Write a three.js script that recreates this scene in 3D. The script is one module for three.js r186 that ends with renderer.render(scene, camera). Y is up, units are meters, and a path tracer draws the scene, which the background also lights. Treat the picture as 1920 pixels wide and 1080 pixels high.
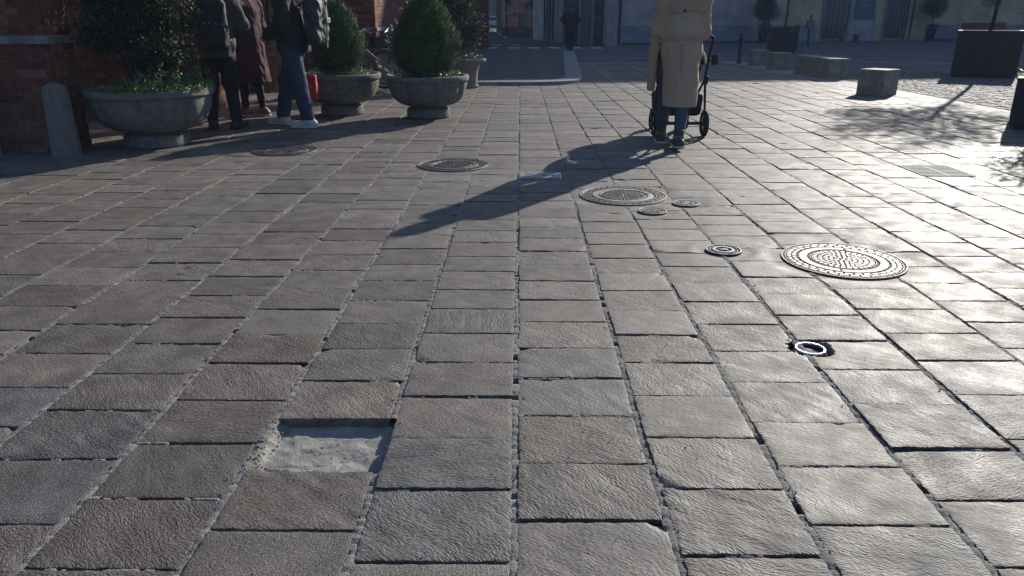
import * as THREE from 'three';
import { RoundedBoxGeometry } from 'three/addons/geometries/RoundedBoxGeometry.js';
import { mergeGeometries } from 'three/addons/utils/BufferGeometryUtils.js';

// ---------------------------------------------------------------- camera, sky, sun, exposure
const scene = new THREE.Scene();
const CAM_H = 1.2, PITCH = 19.857 * Math.PI / 180, YAW = 0.62 * Math.PI / 180, FOCAL = 1390;   // FOCAL in pixels of a 1920 x 1080 picture
const camera = new THREE.PerspectiveCamera(2 * Math.atan(540 / FOCAL) * 180 / Math.PI, 1920 / 1080, 0.05, 900);
camera.position.set(0, CAM_H, 0);
camera.rotation.order = 'YXZ';
camera.rotation.set(-PITCH, YAW, 0);
scene.add(camera);

const SUN_AZ = 33.6 * Math.PI / 180, SUN_EL = 22 * Math.PI / 180;   // azimuth to the right of straight ahead
const sunDir = new THREE.Vector3(Math.sin(SUN_AZ) * Math.cos(SUN_EL), Math.sin(SUN_EL), -Math.cos(SUN_AZ) * Math.cos(SUN_EL));
// clear late-autumn sky: deep blue overhead, paler to the horizon, a broad warm aureole round the sun
{ const w = 512, h = 256, d = new Float32Array(w * h * 4), dir = new THREE.Vector3();
  for (let j = 0; j < h; j++) for (let i = 0; i < w; i++) {
    const el = ((j + 0.5) / h - 0.5) * Math.PI, az = ((i + 0.5) / w - 0.5) * Math.PI * 2;          // rows from below, columns round from -x
    dir.set(Math.cos(el) * Math.cos(az), Math.sin(el), Math.cos(el) * Math.sin(az));
    const e = Math.max(0, el) / (Math.PI / 2), t = 1 - Math.pow(1 - e, 2.6), a = Math.acos(Math.min(1, dir.dot(sunDir))) * 180 / Math.PI;
    const g = 1.1 * Math.exp(-a / 9) + 0.12 * Math.exp(-a / 30), k = 4 * (j * w + i), low = [0.108, 0.172, 0.265], high = [0.062, 0.128, 0.29], warm = [1.0, 0.94, 0.85];
    for (let c = 0; c < 3; c++) d[k + c] = low[c] + (high[c] - low[c]) * t + warm[c] * g;
    d[k + 3] = 1;
  }
  const t = new THREE.DataTexture(d, w, h, THREE.RGBAFormat, THREE.FloatType); t.mapping = THREE.EquirectangularReflectionMapping; t.magFilter = THREE.LinearFilter; t.minFilter = THREE.LinearFilter; t.needsUpdate = true;
  scene.background = t; scene.environment = t; }

const sun = new THREE.DirectionalLight(new THREE.Color(1.0, 0.945, 0.86), 4.7);
sun.name = 'sun';
sun.position.copy(sunDir).multiplyScalar(90).add(new THREE.Vector3(2, 0, -12));
sun.target.position.set(2, 0, -12); scene.add(sun.target);
sun.castShadow = true; sun.shadow.radius = 1; sun.shadow.mapSize.set(4096, 4096);
Object.assign(sun.shadow.camera, { left: -45, right: 45, top: 45, bottom: -45, near: 1, far: 220 });
scene.add(sun);

const renderer = new THREE.WebGLRenderer({ antialias: true });
renderer.setSize(1024, 576);
renderer.toneMapping = THREE.LinearToneMapping;
renderer.toneMappingExposure = 1.40;
renderer.shadowMap.enabled = true;

scene.fog = new THREE.FogExp2(new THREE.Color(0.60, 0.75, 1.0), 0.0014);   // thin morning haze against the light

// ---------------------------------------------------------------- helpers
function mulberry(a) { return () => { a |= 0; a = a + 0x6D2B79F5 | 0; let t = Math.imul(a ^ a >>> 15, 1 | a); t = t + Math.imul(t ^ t >>> 7, 61 | t) ^ t; return ((t ^ t >>> 14) >>> 0) / 4294967296; }; }
const R = mulberry(20240611);
const rr = (a, b) => a + (b - a) * R();
const clamp = (x, a = 0, b = 1) => Math.min(b, Math.max(a, x));
const mix = (a, b, t) => a + (b - a) * t;
const smooth = (a, b, x) => { const t = clamp((x - a) / (b - a)); return t * t * (3 - 2 * t); };
const V = (x, y, zf) => new THREE.Vector3(x, y, -zf);             // zf: metres ahead of the camera
const vec = (x, y, z) => new THREE.Vector3(x, y, z);
// a point of the ground plane from a pixel measured in the 1920 x 1080 photograph
function rayOf(px, py) {
  const r = px - 960, u = 540 - py;
  const up = u * Math.cos(PITCH) - FOCAL * Math.sin(PITCH), f = FOCAL * Math.cos(PITCH) + u * Math.sin(PITCH);
  return [r * Math.cos(YAW) - f * Math.sin(YAW), up, r * Math.sin(YAW) + f * Math.cos(YAW)];
}
function ground(px, py) { const [x, u, z] = rayOf(px, py), t = -CAM_H / u; return [x * t, z * t]; }
const zOfRow = (py) => ground(960, py)[1];

// noise: gradient noise on a lattice, with an optional period
const PERM = new Uint8Array(512); { const p = [...Array(256).keys()]; const q = mulberry(77); for (let i = 255; i > 0; i--) { const j = Math.floor(q() * (i + 1)); [p[i], p[j]] = [p[j], p[i]]; } for (let i = 0; i < 512; i++) PERM[i] = p[i & 255]; }
const GX = new Float32Array(256), GY = new Float32Array(256); for (let i = 0; i < 256; i++) { GX[i] = Math.cos(i / 256 * Math.PI * 2); GY[i] = Math.sin(i / 256 * Math.PI * 2); }
function noise2(x, y, px = 256, py = px) {
  const xi = Math.floor(x), yi = Math.floor(y), fx = x - xi, fy = y - yi;
  const m = (a, p) => ((a % p) + p) % p;
  const x0 = m(xi, px), x1 = m(xi + 1, px), y0 = m(yi, py), y1 = m(yi + 1, py);
  const u = fx * fx * fx * (fx * (fx * 6 - 15) + 10), v = fy * fy * fy * (fy * (fy * 6 - 15) + 10);
  const h = (a, b) => PERM[PERM[a & 255] + (b & 255)];
  const g = (i, dx, dy) => GX[i] * dx + GY[i] * dy;
  const a = g(h(x0, y0), fx, fy), b = g(h(x1, y0), fx - 1, fy), c = g(h(x0, y1), fx, fy - 1), d = g(h(x1, y1), fx - 1, fy - 1);
  return (a + (b - a) * u + (c - a) * v + (a - b - c + d) * u * v) * 1.5;
}
function fbm(x, y, p, oct = 4, gain = 0.5, py = p) { let s = 0, a = 1, f = 1; for (let i = 0; i < oct; i++) { s += a * noise2(x * f + i * 17, y * f + i * 31, p * f, py * f); a *= gain; f *= 2; } return s; }

// computed textures: fn(u, v) in 0..1 gives a grey value or [r, g, b]
function tex(size, fn, srgb, repeat = 1) {
  const d = new Uint8Array(size * size * 4);
  for (let j = 0; j < size; j++) for (let i = 0; i < size; i++) {
    const c = fn(i / size, j / size), k = 4 * (j * size + i);
    const a = Array.isArray(c) ? c : [c, c, c];
    d[k] = 255 * clamp(a[0]); d[k + 1] = 255 * clamp(a[1]); d[k + 2] = 255 * clamp(a[2]); d[k + 3] = 255;
  }
  const t = new THREE.DataTexture(d, size, size);
  t.wrapS = t.wrapT = THREE.RepeatWrapping; t.magFilter = THREE.LinearFilter; t.minFilter = THREE.LinearMipmapLinearFilter; t.generateMipmaps = true;
  if (srgb) t.colorSpace = THREE.SRGBColorSpace;
  t.repeat.set(repeat, repeat); t.needsUpdate = true;
  return t;
}
const again = (t, rep) => { const c = t.clone(); c.repeat.set(rep, rep); c.needsUpdate = true; return c; };

const speckle = mulberry(5);
const rnd1k = new Float32Array(1024 * 1024); for (let i = 0; i < rnd1k.length; i++) rnd1k[i] = speckle();
const at1k = (u, v) => rnd1k[((Math.floor(v * 1024) & 1023) << 10) + (Math.floor(u * 1024) & 1023)];
// grain of a split porphyry slab: light and dark crystals over soft mottling (one tile = 1 m)
const T_grain = tex(1024, (u, v) => {
  const m = 0.78 + 0.10 * fbm(u * 9, v * 9, 9, 4) + 0.17 * noise2(u * 120, v * 120, 120) + 0.14 * noise2(u * 300 + 3, v * 300, 300);
  const s = at1k(u, v), t = s > 0.985 ? 0.20 * noise2(u * 60, v * 60, 60) + 0.14 : s < 0.02 ? -0.16 : 0;
  return [m + t, m + t - 0.006 + 0.02 * noise2(u * 20, v * 20 + 5, 20), m + t - 0.012];
}, true);
// riven relief: split along one direction, in steps and ripples
const T_riven = tex(1024, (u, v) => {
  const w = 0.35 * fbm(u * 4, v * 4, 4, 3);
  const a = noise2(u * 9 + w * 2, v * 52 + w * 9, 9, 52), b = noise2(u * 22 + w * 3, v * 124 + w * 16, 22, 124), c = noise2(u * 70 + w * 4, v * 240 + w * 20, 70, 240);
  const q0 = fbm(u * 6 + 3, v * 20 + w * 1.5, 6, 4, 0.55, 20) * 4.2, q1 = fbm(u * 15 + 1, v * 66 + w * 2, 15, 3, 0.5, 66) * 2.2, ter = (q) => { const f = q - Math.floor(q); return Math.floor(q) + smooth(0.7, 1, f) + 0.12 * f; };
  const step = Math.abs(((fbm(u * 5 + 3, v * 12 + w, 5, 3, 0.5, 12) * 2.6) % 1 + 1) % 1 - 0.5);
  return 0.5 + 0.045 * ter(q0) + 0.036 * ter(q1) + 0.05 * b + 0.19 * c + 0.16 * (at1k(u, v) - 0.5);
}, false);
// granular relief: pecked, no direction
const T_pecked = tex(1024, (u, v) => 0.5 + 0.12 * fbm(u * 9, v * 16, 9, 3, 0.5, 16) + 0.07 * noise2(u * 70, v * 70, 70) + 0.12 * noise2(u * 150, v * 200, 150, 200) + 0.22 * noise2(u * 290, v * 320, 290, 320) + 0.16 * (at1k(u, v) - 0.5), false);
// rough plaster / concrete / cast stone
const T_cast = tex(512, (u, v) => 0.82 + 0.10 * fbm(u * 5, v * 5, 5, 5) + 0.06 * noise2(u * 90, v * 90, 90) + 0.05 * (at1k(u * 0.5, v * 0.5) - 0.5), true);
const T_castBump = tex(512, (u, v) => 0.5 + 0.2 * fbm(u * 12, v * 12, 12, 4) + 0.2 * noise2(u * 110, v * 110, 110) - (at1k(u * .5, v * .5) > 0.99 ? 0.4 : 0), false);
const T_rough = tex(512, (u, v) => 0.86 + 0.12 * fbm(u * 7, v * 7, 7, 4) + 0.07 * noise2(u * 120, v * 120, 120), false);
const T_cloth = tex(256, (u, v) => 0.5 + 0.25 * Math.sin(u * Math.PI * 2 * 64) * Math.sin(v * Math.PI * 2 * 64) + 0.2 * fbm(u * 6, v * 6, 6, 3), false);
const T_streak = tex(512, (u, v) => { const m = 0.78 + 0.16 * fbm(u * 4, v * 4, 4, 5) + 0.10 * noise2(u * 30, v * 5, 30, 5) + 0.06 * noise2(u * 80, v * 80, 80); return [m, m - 0.02 + 0.03 * noise2(u * 6, v * 6 + 2, 6), m - 0.03]; }, true);

const lin = (r, g, b) => new THREE.Color().setRGB(r, g, b);
function mat(color, roughness = 0.8, o = {}) { return new THREE.MeshPhysicalMaterial({ color: Array.isArray(color) ? lin(...color) : color, roughness, metalness: 0, ...o }); }
const M = {
  stoneRiven: mat([1.38, 1.31, 1.21], 0.76, { vertexColors: true, map: T_grain, bumpMap: T_riven, bumpScale: 0.0052, roughnessMap: T_rough }),
  stoneFine: mat([1.38, 1.31, 1.21], 0.76, { vertexColors: true, map: again(T_grain, 1), bumpMap: T_riven, bumpScale: 0.0030, roughnessMap: T_rough }),
  stonePecked: mat([1.38, 1.31, 1.21], 0.76, { vertexColors: true, map: again(T_grain, 1), bumpMap: T_pecked, bumpScale: 0.0032, roughnessMap: T_rough }),
  mortar: mat([0.31, 0.295, 0.265], 0.95, { vertexColors: true, map: again(T_cast, 2), bumpMap: again(T_castBump, 3), bumpScale: 0.006 }),
  bed: mat([0.36, 0.345, 0.315], 0.95, { map: again(T_cast, 2), bumpMap: again(T_castBump, 2), bumpScale: 0.006 }),
  asphalt: mat([0.055, 0.06, 0.066], 0.9, { map: again(T_cast, 0.5), bumpMap: again(T_castBump, 2), bumpScale: 0.006 }),
  roadPatch: mat([0.115, 0.145, 0.125], 0.85, { map: again(T_streak, 0.6), bumpMap: again(T_pecked, 0.25), bumpScale: 0.02 }),
  square: mat([0.155, 0.16, 0.17], 0.85, { map: again(T_streak, 0.3), bumpMap: again(T_pecked, 0.3), bumpScale: 0.015 }),
  cobble: mat([1, 1, 1], 0.74, { vertexColors: true, map: again(T_grain, 2), bumpMap: again(T_pecked, 2), bumpScale: 0.003 }),
  kerb: mat([0.36, 0.355, 0.34], 0.74, { map: again(T_grain, 1.3), bumpMap: again(T_pecked, 1.5), bumpScale: 0.002 }),
  granite: mat([0.30, 0.285, 0.26], 0.8, { map: again(T_grain, 2), bumpMap: again(T_pecked, 2), bumpScale: 0.003 }),
  travertine: mat([0.42, 0.36, 0.28], 0.75, { map: again(T_cast, 1.5), bumpMap: again(T_castBump, 1.2), bumpScale: 0.006 }),
  castStone: mat([0.31, 0.30, 0.27], 0.92, { map: again(T_grain, 1.6), bumpMap: again(T_castBump, 3), bumpScale: 0.008 }),
  castStoneWarm: mat([0.40, 0.38, 0.34], 0.92, { map: again(T_grain, 1.4), bumpMap: again(T_castBump, 3), bumpScale: 0.006 }),
  soil: mat([0.045, 0.033, 0.023], 1, { bumpMap: again(T_castBump, 6), bumpScale: 0.03 }),
  brick: mat([1, 1, 1], 0.92, { vertexColors: true, map: again(T_streak, 4), bumpMap: again(T_castBump, 5), bumpScale: 0.006 }),
  brickMortar: mat([0.24, 0.21, 0.175], 0.95, { map: again(T_cast, 1.5), bumpMap: again(T_castBump, 3), bumpScale: 0.005 }),
  ledge: mat([0.40, 0.38, 0.35], 0.85, { map: again(T_streak, 1.5), bumpMap: again(T_castBump, 3), bumpScale: 0.004 }),
  iron: mat([0.21, 0.21, 0.21], 0.54, { metalness: 0.65, map: again(T_streak, 4), bumpMap: again(T_castBump, 6), bumpScale: 0.002, roughnessMap: again(T_rough, 3) }),
  ironDark: mat([0.055, 0.05, 0.046], 0.85, { map: again(T_cast, 4) }),
  steel: mat([0.62, 0.62, 0.62], 0.28, { metalness: 1 }),
  plaque: null,
  chrome: mat([0.75, 0.75, 0.76], 0.16, { metalness: 1 }),
  corten: mat([0.055, 0.042, 0.038], 0.7, { metalness: 0.1, map: again(T_streak, 1.2), bumpMap: again(T_castBump, 2), bumpScale: 0.002 }),
  darkMetal: mat([0.028, 0.03, 0.034], 0.5, { metalness: 0.4 }),
  bark: mat([0.07, 0.055, 0.042], 0.95, { map: again(T_streak, 3), bumpMap: again(T_castBump, 8), bumpScale: 0.01 }),
  leaf: new THREE.MeshPhysicalMaterial({ color: 0xffffff, vertexColors: true, roughness: 0.5, transmission: 0.4, thickness: 0, side: THREE.DoubleSide }),
  glossLeaf: new THREE.MeshPhysicalMaterial({ color: 0xffffff, vertexColors: true, roughness: 0.65, specularIntensity: 0.3, transmission: 0.2, thickness: 0, side: THREE.DoubleSide }),
  needle: new THREE.MeshPhysicalMaterial({ color: 0xffffff, vertexColors: true, roughness: 0.7, transmission: 0.34, thickness: 0, side: THREE.DoubleSide }),
  plasterPink: mat([0.66, 0.55, 0.48], 0.92, { map: again(T_cast, 0.22), bumpMap: again(T_castBump, 1), bumpScale: 0.006 }),
  plasterYellow: mat([0.72, 0.58, 0.34], 0.92, { map: again(T_cast, 0.22), bumpMap: again(T_castBump, 1), bumpScale: 0.006 }),
  plasterOrange: mat([0.80, 0.34, 0.19], 0.92, { map: again(T_cast, 0.22), bumpMap: again(T_castBump, 1), bumpScale: 0.006 }),
  plasterGrey: mat([0.50, 0.49, 0.47], 0.92, { map: again(T_cast, 0.3) }),
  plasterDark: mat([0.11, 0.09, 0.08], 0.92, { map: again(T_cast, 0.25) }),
  dado: mat([0.30, 0.34, 0.40], 0.9, { map: again(T_cast, 0.35), bumpMap: again(T_castBump, 1), bumpScale: 0.006 }),
  stoneTrim: mat([0.42, 0.41, 0.39], 0.85, { map: again(T_streak, 0.6) }),
  timber: mat([0.045, 0.035, 0.03], 0.7, { map: again(T_streak, 1) }),
  glass: mat([0.03, 0.04, 0.05], 0.08, { metalness: 0, specularIntensity: 1 }),
  frame: mat([0.06, 0.08, 0.10], 0.6),
  roof: mat([0.20, 0.09, 0.06], 0.9, { map: again(T_streak, 0.5) }),
  zinc: mat([0.16, 0.17, 0.18], 0.5, { metalness: 0.6 }),
  white: mat([0.72, 0.72, 0.70], 0.7, { map: again(T_cast, 1) }),
  rubber: mat([0.02, 0.02, 0.021], 0.8),
  skin: mat([1, 1, 1], 0.55, { vertexColors: true }),
  hairDark: mat([0.03, 0.02, 0.015], 0.6), hairBrown: mat([0.07, 0.04, 0.022], 0.6), hairGrey: mat([0.16, 0.15, 0.14], 0.6),
};
const cloth = (c, rough = 0.9, o = {}) => mat(c, rough, { bumpMap: again(T_cloth, 6), bumpScale: 0.0012, sheen: 0.25, sheenRoughness: 0.7, ...o });

// geometry helpers -------------------------------------------------------------
function metricUV(g) {                                                // uv in metres, projected along each face's main axis
  const n = g.index ? g.toNonIndexed() : g, p = n.attributes.position, uv = new Float32Array(p.count * 2);
  const a = new THREE.Vector3(), b = new THREE.Vector3(), c = new THREE.Vector3();
  for (let i = 0; i < p.count; i += 3) {
    a.fromBufferAttribute(p, i); b.fromBufferAttribute(p, i + 1); c.fromBufferAttribute(p, i + 2);
    const m = b.clone().sub(a).cross(c.clone().sub(a)), ax = Math.abs(m.x), ay = Math.abs(m.y), az = Math.abs(m.z);
    [a, b, c].forEach((q, k) => { const [s, t] = ay >= ax && ay >= az ? [q.x, q.z] : ax >= az ? [q.z, q.y] : [q.x, q.y]; uv[2 * (i + k)] = s; uv[2 * (i + k) + 1] = t; });
  }
  n.setAttribute('uv', new THREE.BufferAttribute(uv, 2));
  return n;
}
const clean = (g, color) => { for (const k of Object.keys(g.attributes)) if (!['position', 'normal', 'uv', 'color'].includes(k)) g.deleteAttribute(k); if (!g.attributes.uv) return metricUV(g); return g; };
function join(list) {
  const gs = list.flat(9).map((g) => { let n = g.index ? g.toNonIndexed() : g; n = clean(n); if (!n.attributes.normal) n.computeVertexNormals(); return n; });
  const col = gs.some((g) => g.attributes.color);
  if (col) gs.forEach((g) => { if (!g.attributes.color) tint(g, 1, 1, 1); });
  gs.forEach((g) => { g.morphAttributes = {}; });
  return gs.length === 1 ? gs[0] : mergeGeometries(gs);
}
function tint(g, r, gg, b) { const n = g.attributes.position.count, c = new Float32Array(n * 3); for (let i = 0; i < n; i++) { c[3 * i] = r; c[3 * i + 1] = gg; c[3 * i + 2] = b; } g.setAttribute('color', new THREE.BufferAttribute(c, 3)); return g; }
const move = (g, x, y, z) => { g.translate(x, y, z); return g; };
const box = (w, h, d, x = 0, y = 0, z = 0) => metricUV(move(new THREE.BoxGeometry(w, h, d), x, y, z));
const rbox = (w, h, d, r, x = 0, y = 0, z = 0, seg = 2) => metricUV(move(new RoundedBoxGeometry(w, h, d, seg, r), x, y, z));
const lathe = (pts, seg = 40) => new THREE.LatheGeometry(pts.map(([x, y]) => new THREE.Vector2(x, y)), seg);
const curve = (pts) => new THREE.CatmullRomCurve3(pts.map((p) => p.isVector3 ? p : vec(...p)), false, 'catmullrom', 0.4);
const tube = (pts, r, n = 16, k = 8) => new THREE.TubeGeometry(curve(pts), n, r, k);
function rod(a, b, r0, r1 = r0, k = 10) {
  a = a.isVector3 ? a : vec(...a); b = b.isVector3 ? b : vec(...b);
  const g = new THREE.CylinderGeometry(r1, r0, a.distanceTo(b), k, 1);
  g.applyQuaternion(new THREE.Quaternion().setFromUnitVectors(vec(0, 1, 0), b.clone().sub(a).normalize()));
  const c = a.clone().add(b).multiplyScalar(0.5); return move(g, c.x, c.y, c.z);
}
const used = new Map();
function numbered(name) { const n = used.get(name) || 0; used.set(name, n + 1); return n ? name + '_' + String(n).padStart(3, '0') : name; }
const flags = (m) => { m.castShadow = true; m.receiveShadow = true; return m; };
function thing(name, label, category, at = [0, 0, 0], turn = 0, group) {
  const o = new THREE.Group(); o.name = numbered(name); o.position.set(...at); o.rotation.y = turn;
  o.userData = { label, category }; if (group) o.userData.group = group; scene.add(o); return o;
}
function part(name, geos, m, parent, label) {
  const o = flags(new THREE.Mesh(join([geos]), m)); o.name = name; if (label) o.userData.label = label; parent.add(o); return o;
}
function solo(name, geos, m, label, category, at, turn = 0, group) {
  const o = flags(new THREE.Mesh(join([geos]), m)); o.name = numbered(name); if (at) o.position.set(...at); o.rotation.y = turn;
  o.userData = { label, category }; if (group) o.userData.group = group; scene.add(o); return o;
}
function struct(name, geos, m) { const o = geos ? flags(new THREE.Mesh(join([geos]), m)) : new THREE.Group(); o.name = numbered(name); o.userData = { kind: 'structure' }; scene.add(o); return o; }
const XZ = (x, y, zf) => [x, y, -zf];

// signed distance helpers and a surface-net mesher --------------------------------
const smin = (a, b, k) => { const h = Math.max(k - Math.abs(a - b), 0) / k; return Math.min(a, b) - h * h * k * 0.25; };
function cap(p, a, b, ra, rb) {
  const bx = b[0] - a[0], by = b[1] - a[1], bz = b[2] - a[2], px = p[0] - a[0], py = p[1] - a[1], pz = p[2] - a[2];
  const t = clamp((px * bx + py * by + pz * bz) / (bx * bx + by * by + bz * bz || 1e-9));
  return Math.hypot(px - bx * t, py - by * t, pz - bz * t) - (ra + (rb - ra) * t);
}
const ell = (p, c, r) => { const x = (p[0] - c[0]) / r[0], y = (p[1] - c[1]) / r[1], z = (p[2] - c[2]) / r[2], k = Math.hypot(x, y, z); return (k - 1) * Math.min(r[0], r[1], r[2]) * (k < 1 ? 1 : 1); };
const bx3 = (p, c, h, r) => { const x = Math.abs(p[0] - c[0]) - h[0] + r, y = Math.abs(p[1] - c[1]) - h[1] + r, z = Math.abs(p[2] - c[2]) - h[2] + r; return Math.hypot(Math.max(x, 0), Math.max(y, 0), Math.max(z, 0)) + Math.min(Math.max(x, y, z), 0) - r; };
function nets(f, lo, hi, cell) {
  const n = [0, 1, 2].map((i) => Math.ceil((hi[i] - lo[i]) / cell) + 1), [nx, ny, nz] = n;
  const val = new Float32Array(nx * ny * nz), id = (i, j, k) => (k * ny + j) * nx + i;
  const B = 4;                                                         // blocks far from the surface are filled with one value
  for (let k0 = 0; k0 < nz; k0 += B) for (let j0 = 0; j0 < ny; j0 += B) for (let i0 = 0; i0 < nx; i0 += B) {
    const c = f([lo[0] + (i0 + 1.5) * cell, lo[1] + (j0 + 1.5) * cell, lo[2] + (k0 + 1.5) * cell]), skip = Math.abs(c) > cell * 6 + 0.02;
    for (let k = k0; k < Math.min(nz, k0 + B); k++) for (let j = j0; j < Math.min(ny, j0 + B); j++) for (let i = i0; i < Math.min(nx, i0 + B); i++) val[id(i, j, k)] = skip ? c : f([lo[0] + i * cell, lo[1] + j * cell, lo[2] + k * cell]);
  }
  const where = new Int32Array(nx * ny * nz).fill(-1), pos = [], idx = [];
  for (let k = 0; k < nz - 1; k++) for (let j = 0; j < ny - 1; j++) for (let i = 0; i < nx - 1; i++) {
    let c = 0, sx = 0, sy = 0, sz = 0, inside = 0;
    const v = (a, b, d) => val[id(i + a, j + b, k + d)];
    for (let q = 0; q < 8; q++) if (v(q & 1, q >> 1 & 1, q >> 2) < 0) inside++;
    if (!inside || inside === 8) continue;
    const edge = (a, b) => { const va = v(a & 1, a >> 1 & 1, a >> 2), vb = v(b & 1, b >> 1 & 1, b >> 2); if ((va < 0) === (vb < 0)) return; const t = va / (va - vb); sx += mix(a & 1, b & 1, t); sy += mix(a >> 1 & 1, b >> 1 & 1, t); sz += mix(a >> 2, b >> 2, t); c++; };
    for (const [a, b] of [[0, 1], [2, 3], [4, 5], [6, 7], [0, 2], [1, 3], [4, 6], [5, 7], [0, 4], [1, 5], [2, 6], [3, 7]]) edge(a, b);
    where[id(i, j, k)] = pos.length / 3;
    pos.push(lo[0] + (i + sx / c) * cell, lo[1] + (j + sy / c) * cell, lo[2] + (k + sz / c) * cell);
  }
  for (let k = 1; k < nz - 1; k++) for (let j = 1; j < ny - 1; j++) for (let i = 1; i < nx - 1; i++) {
    const s = val[id(i, j, k)] < 0;
    const quad = (a, b, c, d, flip) => { if (a < 0 || b < 0 || c < 0 || d < 0) return; flip ? idx.push(a, c, b, a, d, c) : idx.push(a, b, c, a, c, d); };
    if (s !== (val[id(i + 1, j, k)] < 0)) quad(where[id(i, j - 1, k - 1)], where[id(i, j, k - 1)], where[id(i, j, k)], where[id(i, j - 1, k)], !s);
    if (s !== (val[id(i, j + 1, k)] < 0)) quad(where[id(i - 1, j, k - 1)], where[id(i - 1, j, k)], where[id(i, j, k)], where[id(i, j, k - 1)], !s);
    if (s !== (val[id(i, j, k + 1)] < 0)) quad(where[id(i - 1, j - 1, k)], where[id(i, j - 1, k)], where[id(i, j, k)], where[id(i - 1, j, k)], !s);
  }
  const g = new THREE.BufferGeometry(), nor = new Float32Array(pos.length), e = cell * 0.6;
  for (let q = 0; q < pos.length; q += 3) {
    const p = [pos[q], pos[q + 1], pos[q + 2]], d = [0, 1, 2].map((a) => { const u = [...p], w = [...p]; u[a] += e; w[a] -= e; return f(u) - f(w); }), l = Math.hypot(...d) || 1;
    nor[q] = d[0] / l; nor[q + 1] = d[1] / l; nor[q + 2] = d[2] / l;
  }
  g.setAttribute('position', new THREE.Float32BufferAttribute(pos, 3)); g.setAttribute('normal', new THREE.BufferAttribute(nor, 3)); g.setIndex(idx);
  const uv = new Float32Array(pos.length / 3 * 2); for (let q = 0; q < pos.length / 3; q++) { uv[2 * q] = pos[3 * q] + pos[3 * q + 2]; uv[2 * q + 1] = pos[3 * q + 1]; }
  g.setAttribute('uv', new THREE.BufferAttribute(uv, 2));
  return g;
}
// ================================================================ the ground
struct('ground', box(900, 0.2, 900, 0, -0.27, -250), M.asphalt);

// ---- manholes and fittings that the slabs make room for
const MANHOLES = [[-2.30, 7.27], [-0.59, 6.52], [0.75, 5.32], [1.72, 3.78]], MR = 0.312;
const SPOT = [1.132, 2.645];                                           // recessed ground light
const FLATS = [...MANHOLES.map(([x, z]) => [x, z, MR + 0.05]), [1.13, 3.95, 0.13], [0.88, 4.84, 0.12], [1.15, 5.06, 0.12], [0.16, 6.02, 0.27], [3.5, 6.4, 0.45]];

// ---- slab paving: column joints run straight ahead, cross joints were measured column by column (pixel rows of the photograph)
const W = CAM_H / Math.cos(PITCH);
const JX = {};
{ const s = { '-9': -2.837, '-8': -2.496, '-7': -2.18, '-6': -1.868, '-5': -1.536, '-4': -1.225, '-3': -0.914, '-2': -0.612, '-1': -0.315, 0: -0.010, 1: 0.297, 2: 0.575, 3: 0.863, 4: 1.158, 5: 1.469, 6: 1.745, 7: 2.02 };
  for (const k in s) JX[k] = s[k] * W;
  for (let k = -10; k >= -14; k--) JX[k] = JX[k + 1] - 0.405 + rr(-0.012, 0.012);
  for (let k = 8; k <= 22; k++) JX[k] = JX[k - 1] + 0.368 + rr(-0.012, 0.012); }
const jointX = (k, z) => JX[k] + 0.007 * noise2(z * 0.9 + k * 5.3, k * 3.1) + 0.003 * noise2(z * 3.7 + k * 2.3, k * 7.7);
const ROWS = {
  0: [975, 868, 778, 708, 652, 602, 562, 527, 497, 471, 447, 426, 408, 390.5, 376, 361, 349, 336, 325, 307, 295, 281, 270, 262, 256, 250, 244],
  '-1': [1053, 920, 821, 744, 680, 626, 579, 544, 509, 482, 455, 433, 412, 395.5, 378, 364, 350, 338, 327, 316, 303, 290, 281, 272, 265, 258],
  '-2': [998, 883, 787, 716, 656, 607, 563, 526, 496, 467, 442, 420.5, 402, 384, 369, 354.5, 341, 329, 315, 302, 290, 282, 274.5, 266, 259, 252],
  '-3': [1074, 938, 833, 752, 683, 628, 582, 543, 508, 479, 452, 430, 410, 392, 376, 361, 347, 334.5, 323, 313, 305, 294.5, 286, 277, 270, 264],
  '-4': [987, 866, 773, 704, 647, 598, 556, 520, 489, 459, 436, 416, 397.5, 380, 364, 351, 337.5, 326, 314, 304, 295, 286],
  '-5': [805, 731, 666, 611, 567, 527, 495, 466, 441, 419, 398, 380, 364],
  '-6': [624, 578, 538, 504, 474, 449, 426, 405, 387, 369.5, 355.5, 342, 329],
  '-7': [519, 487, 458, 434, 412, 392, 375, 359, 344.5, 331],
  '-8': [467, 441, 418, 397, 379, 362, 347, 334, 322, 311],
  '-9': [402.5, 383, 367, 351, 338, 325, 313, 302],
  1: [1038, 914, 819, 740, 678, 627, 582, 544, 512, 483, 458, 436, 416, 399, 383, 368, 353, 340, 328, 317, 308],
  2: [980, 871, 788, 713, 655, 605, 564, 528, 498, 473, 450, 429, 410.5, 394, 379, 363, 349, 336, 325],
  3: [1055, 931, 837, 754, 689, 636, 589, 551, 518, 488, 463, 440, 419.5, 402.5, 385, 370, 356, 342],
  4: [819, 737, 673, 622, 577, 539, 508, 480, 456, 435, 414, 397, 382, 367, 353, 342],
  5: [648, 600, 561, 527, 496, 470, 445, 425], 6: [570, 537, 507, 478, 453, 432], 7: [492, 464, 443],
};
const HOLE = { k: -2, a: 883, b: 787 };                                // where a slab is missing
const project = (x, y, zf) => { const X = x * Math.cos(YAW) + zf * Math.sin(YAW), F = -x * Math.sin(YAW) + zf * Math.cos(YAW), dy = y - CAM_H; const d = F * Math.cos(PITCH) - dy * Math.sin(PITCH); return [960 + FOCAL * X / d, 540 - FOCAL * (dy * Math.cos(PITCH) + F * Math.sin(PITCH)) / d, d]; };

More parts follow.
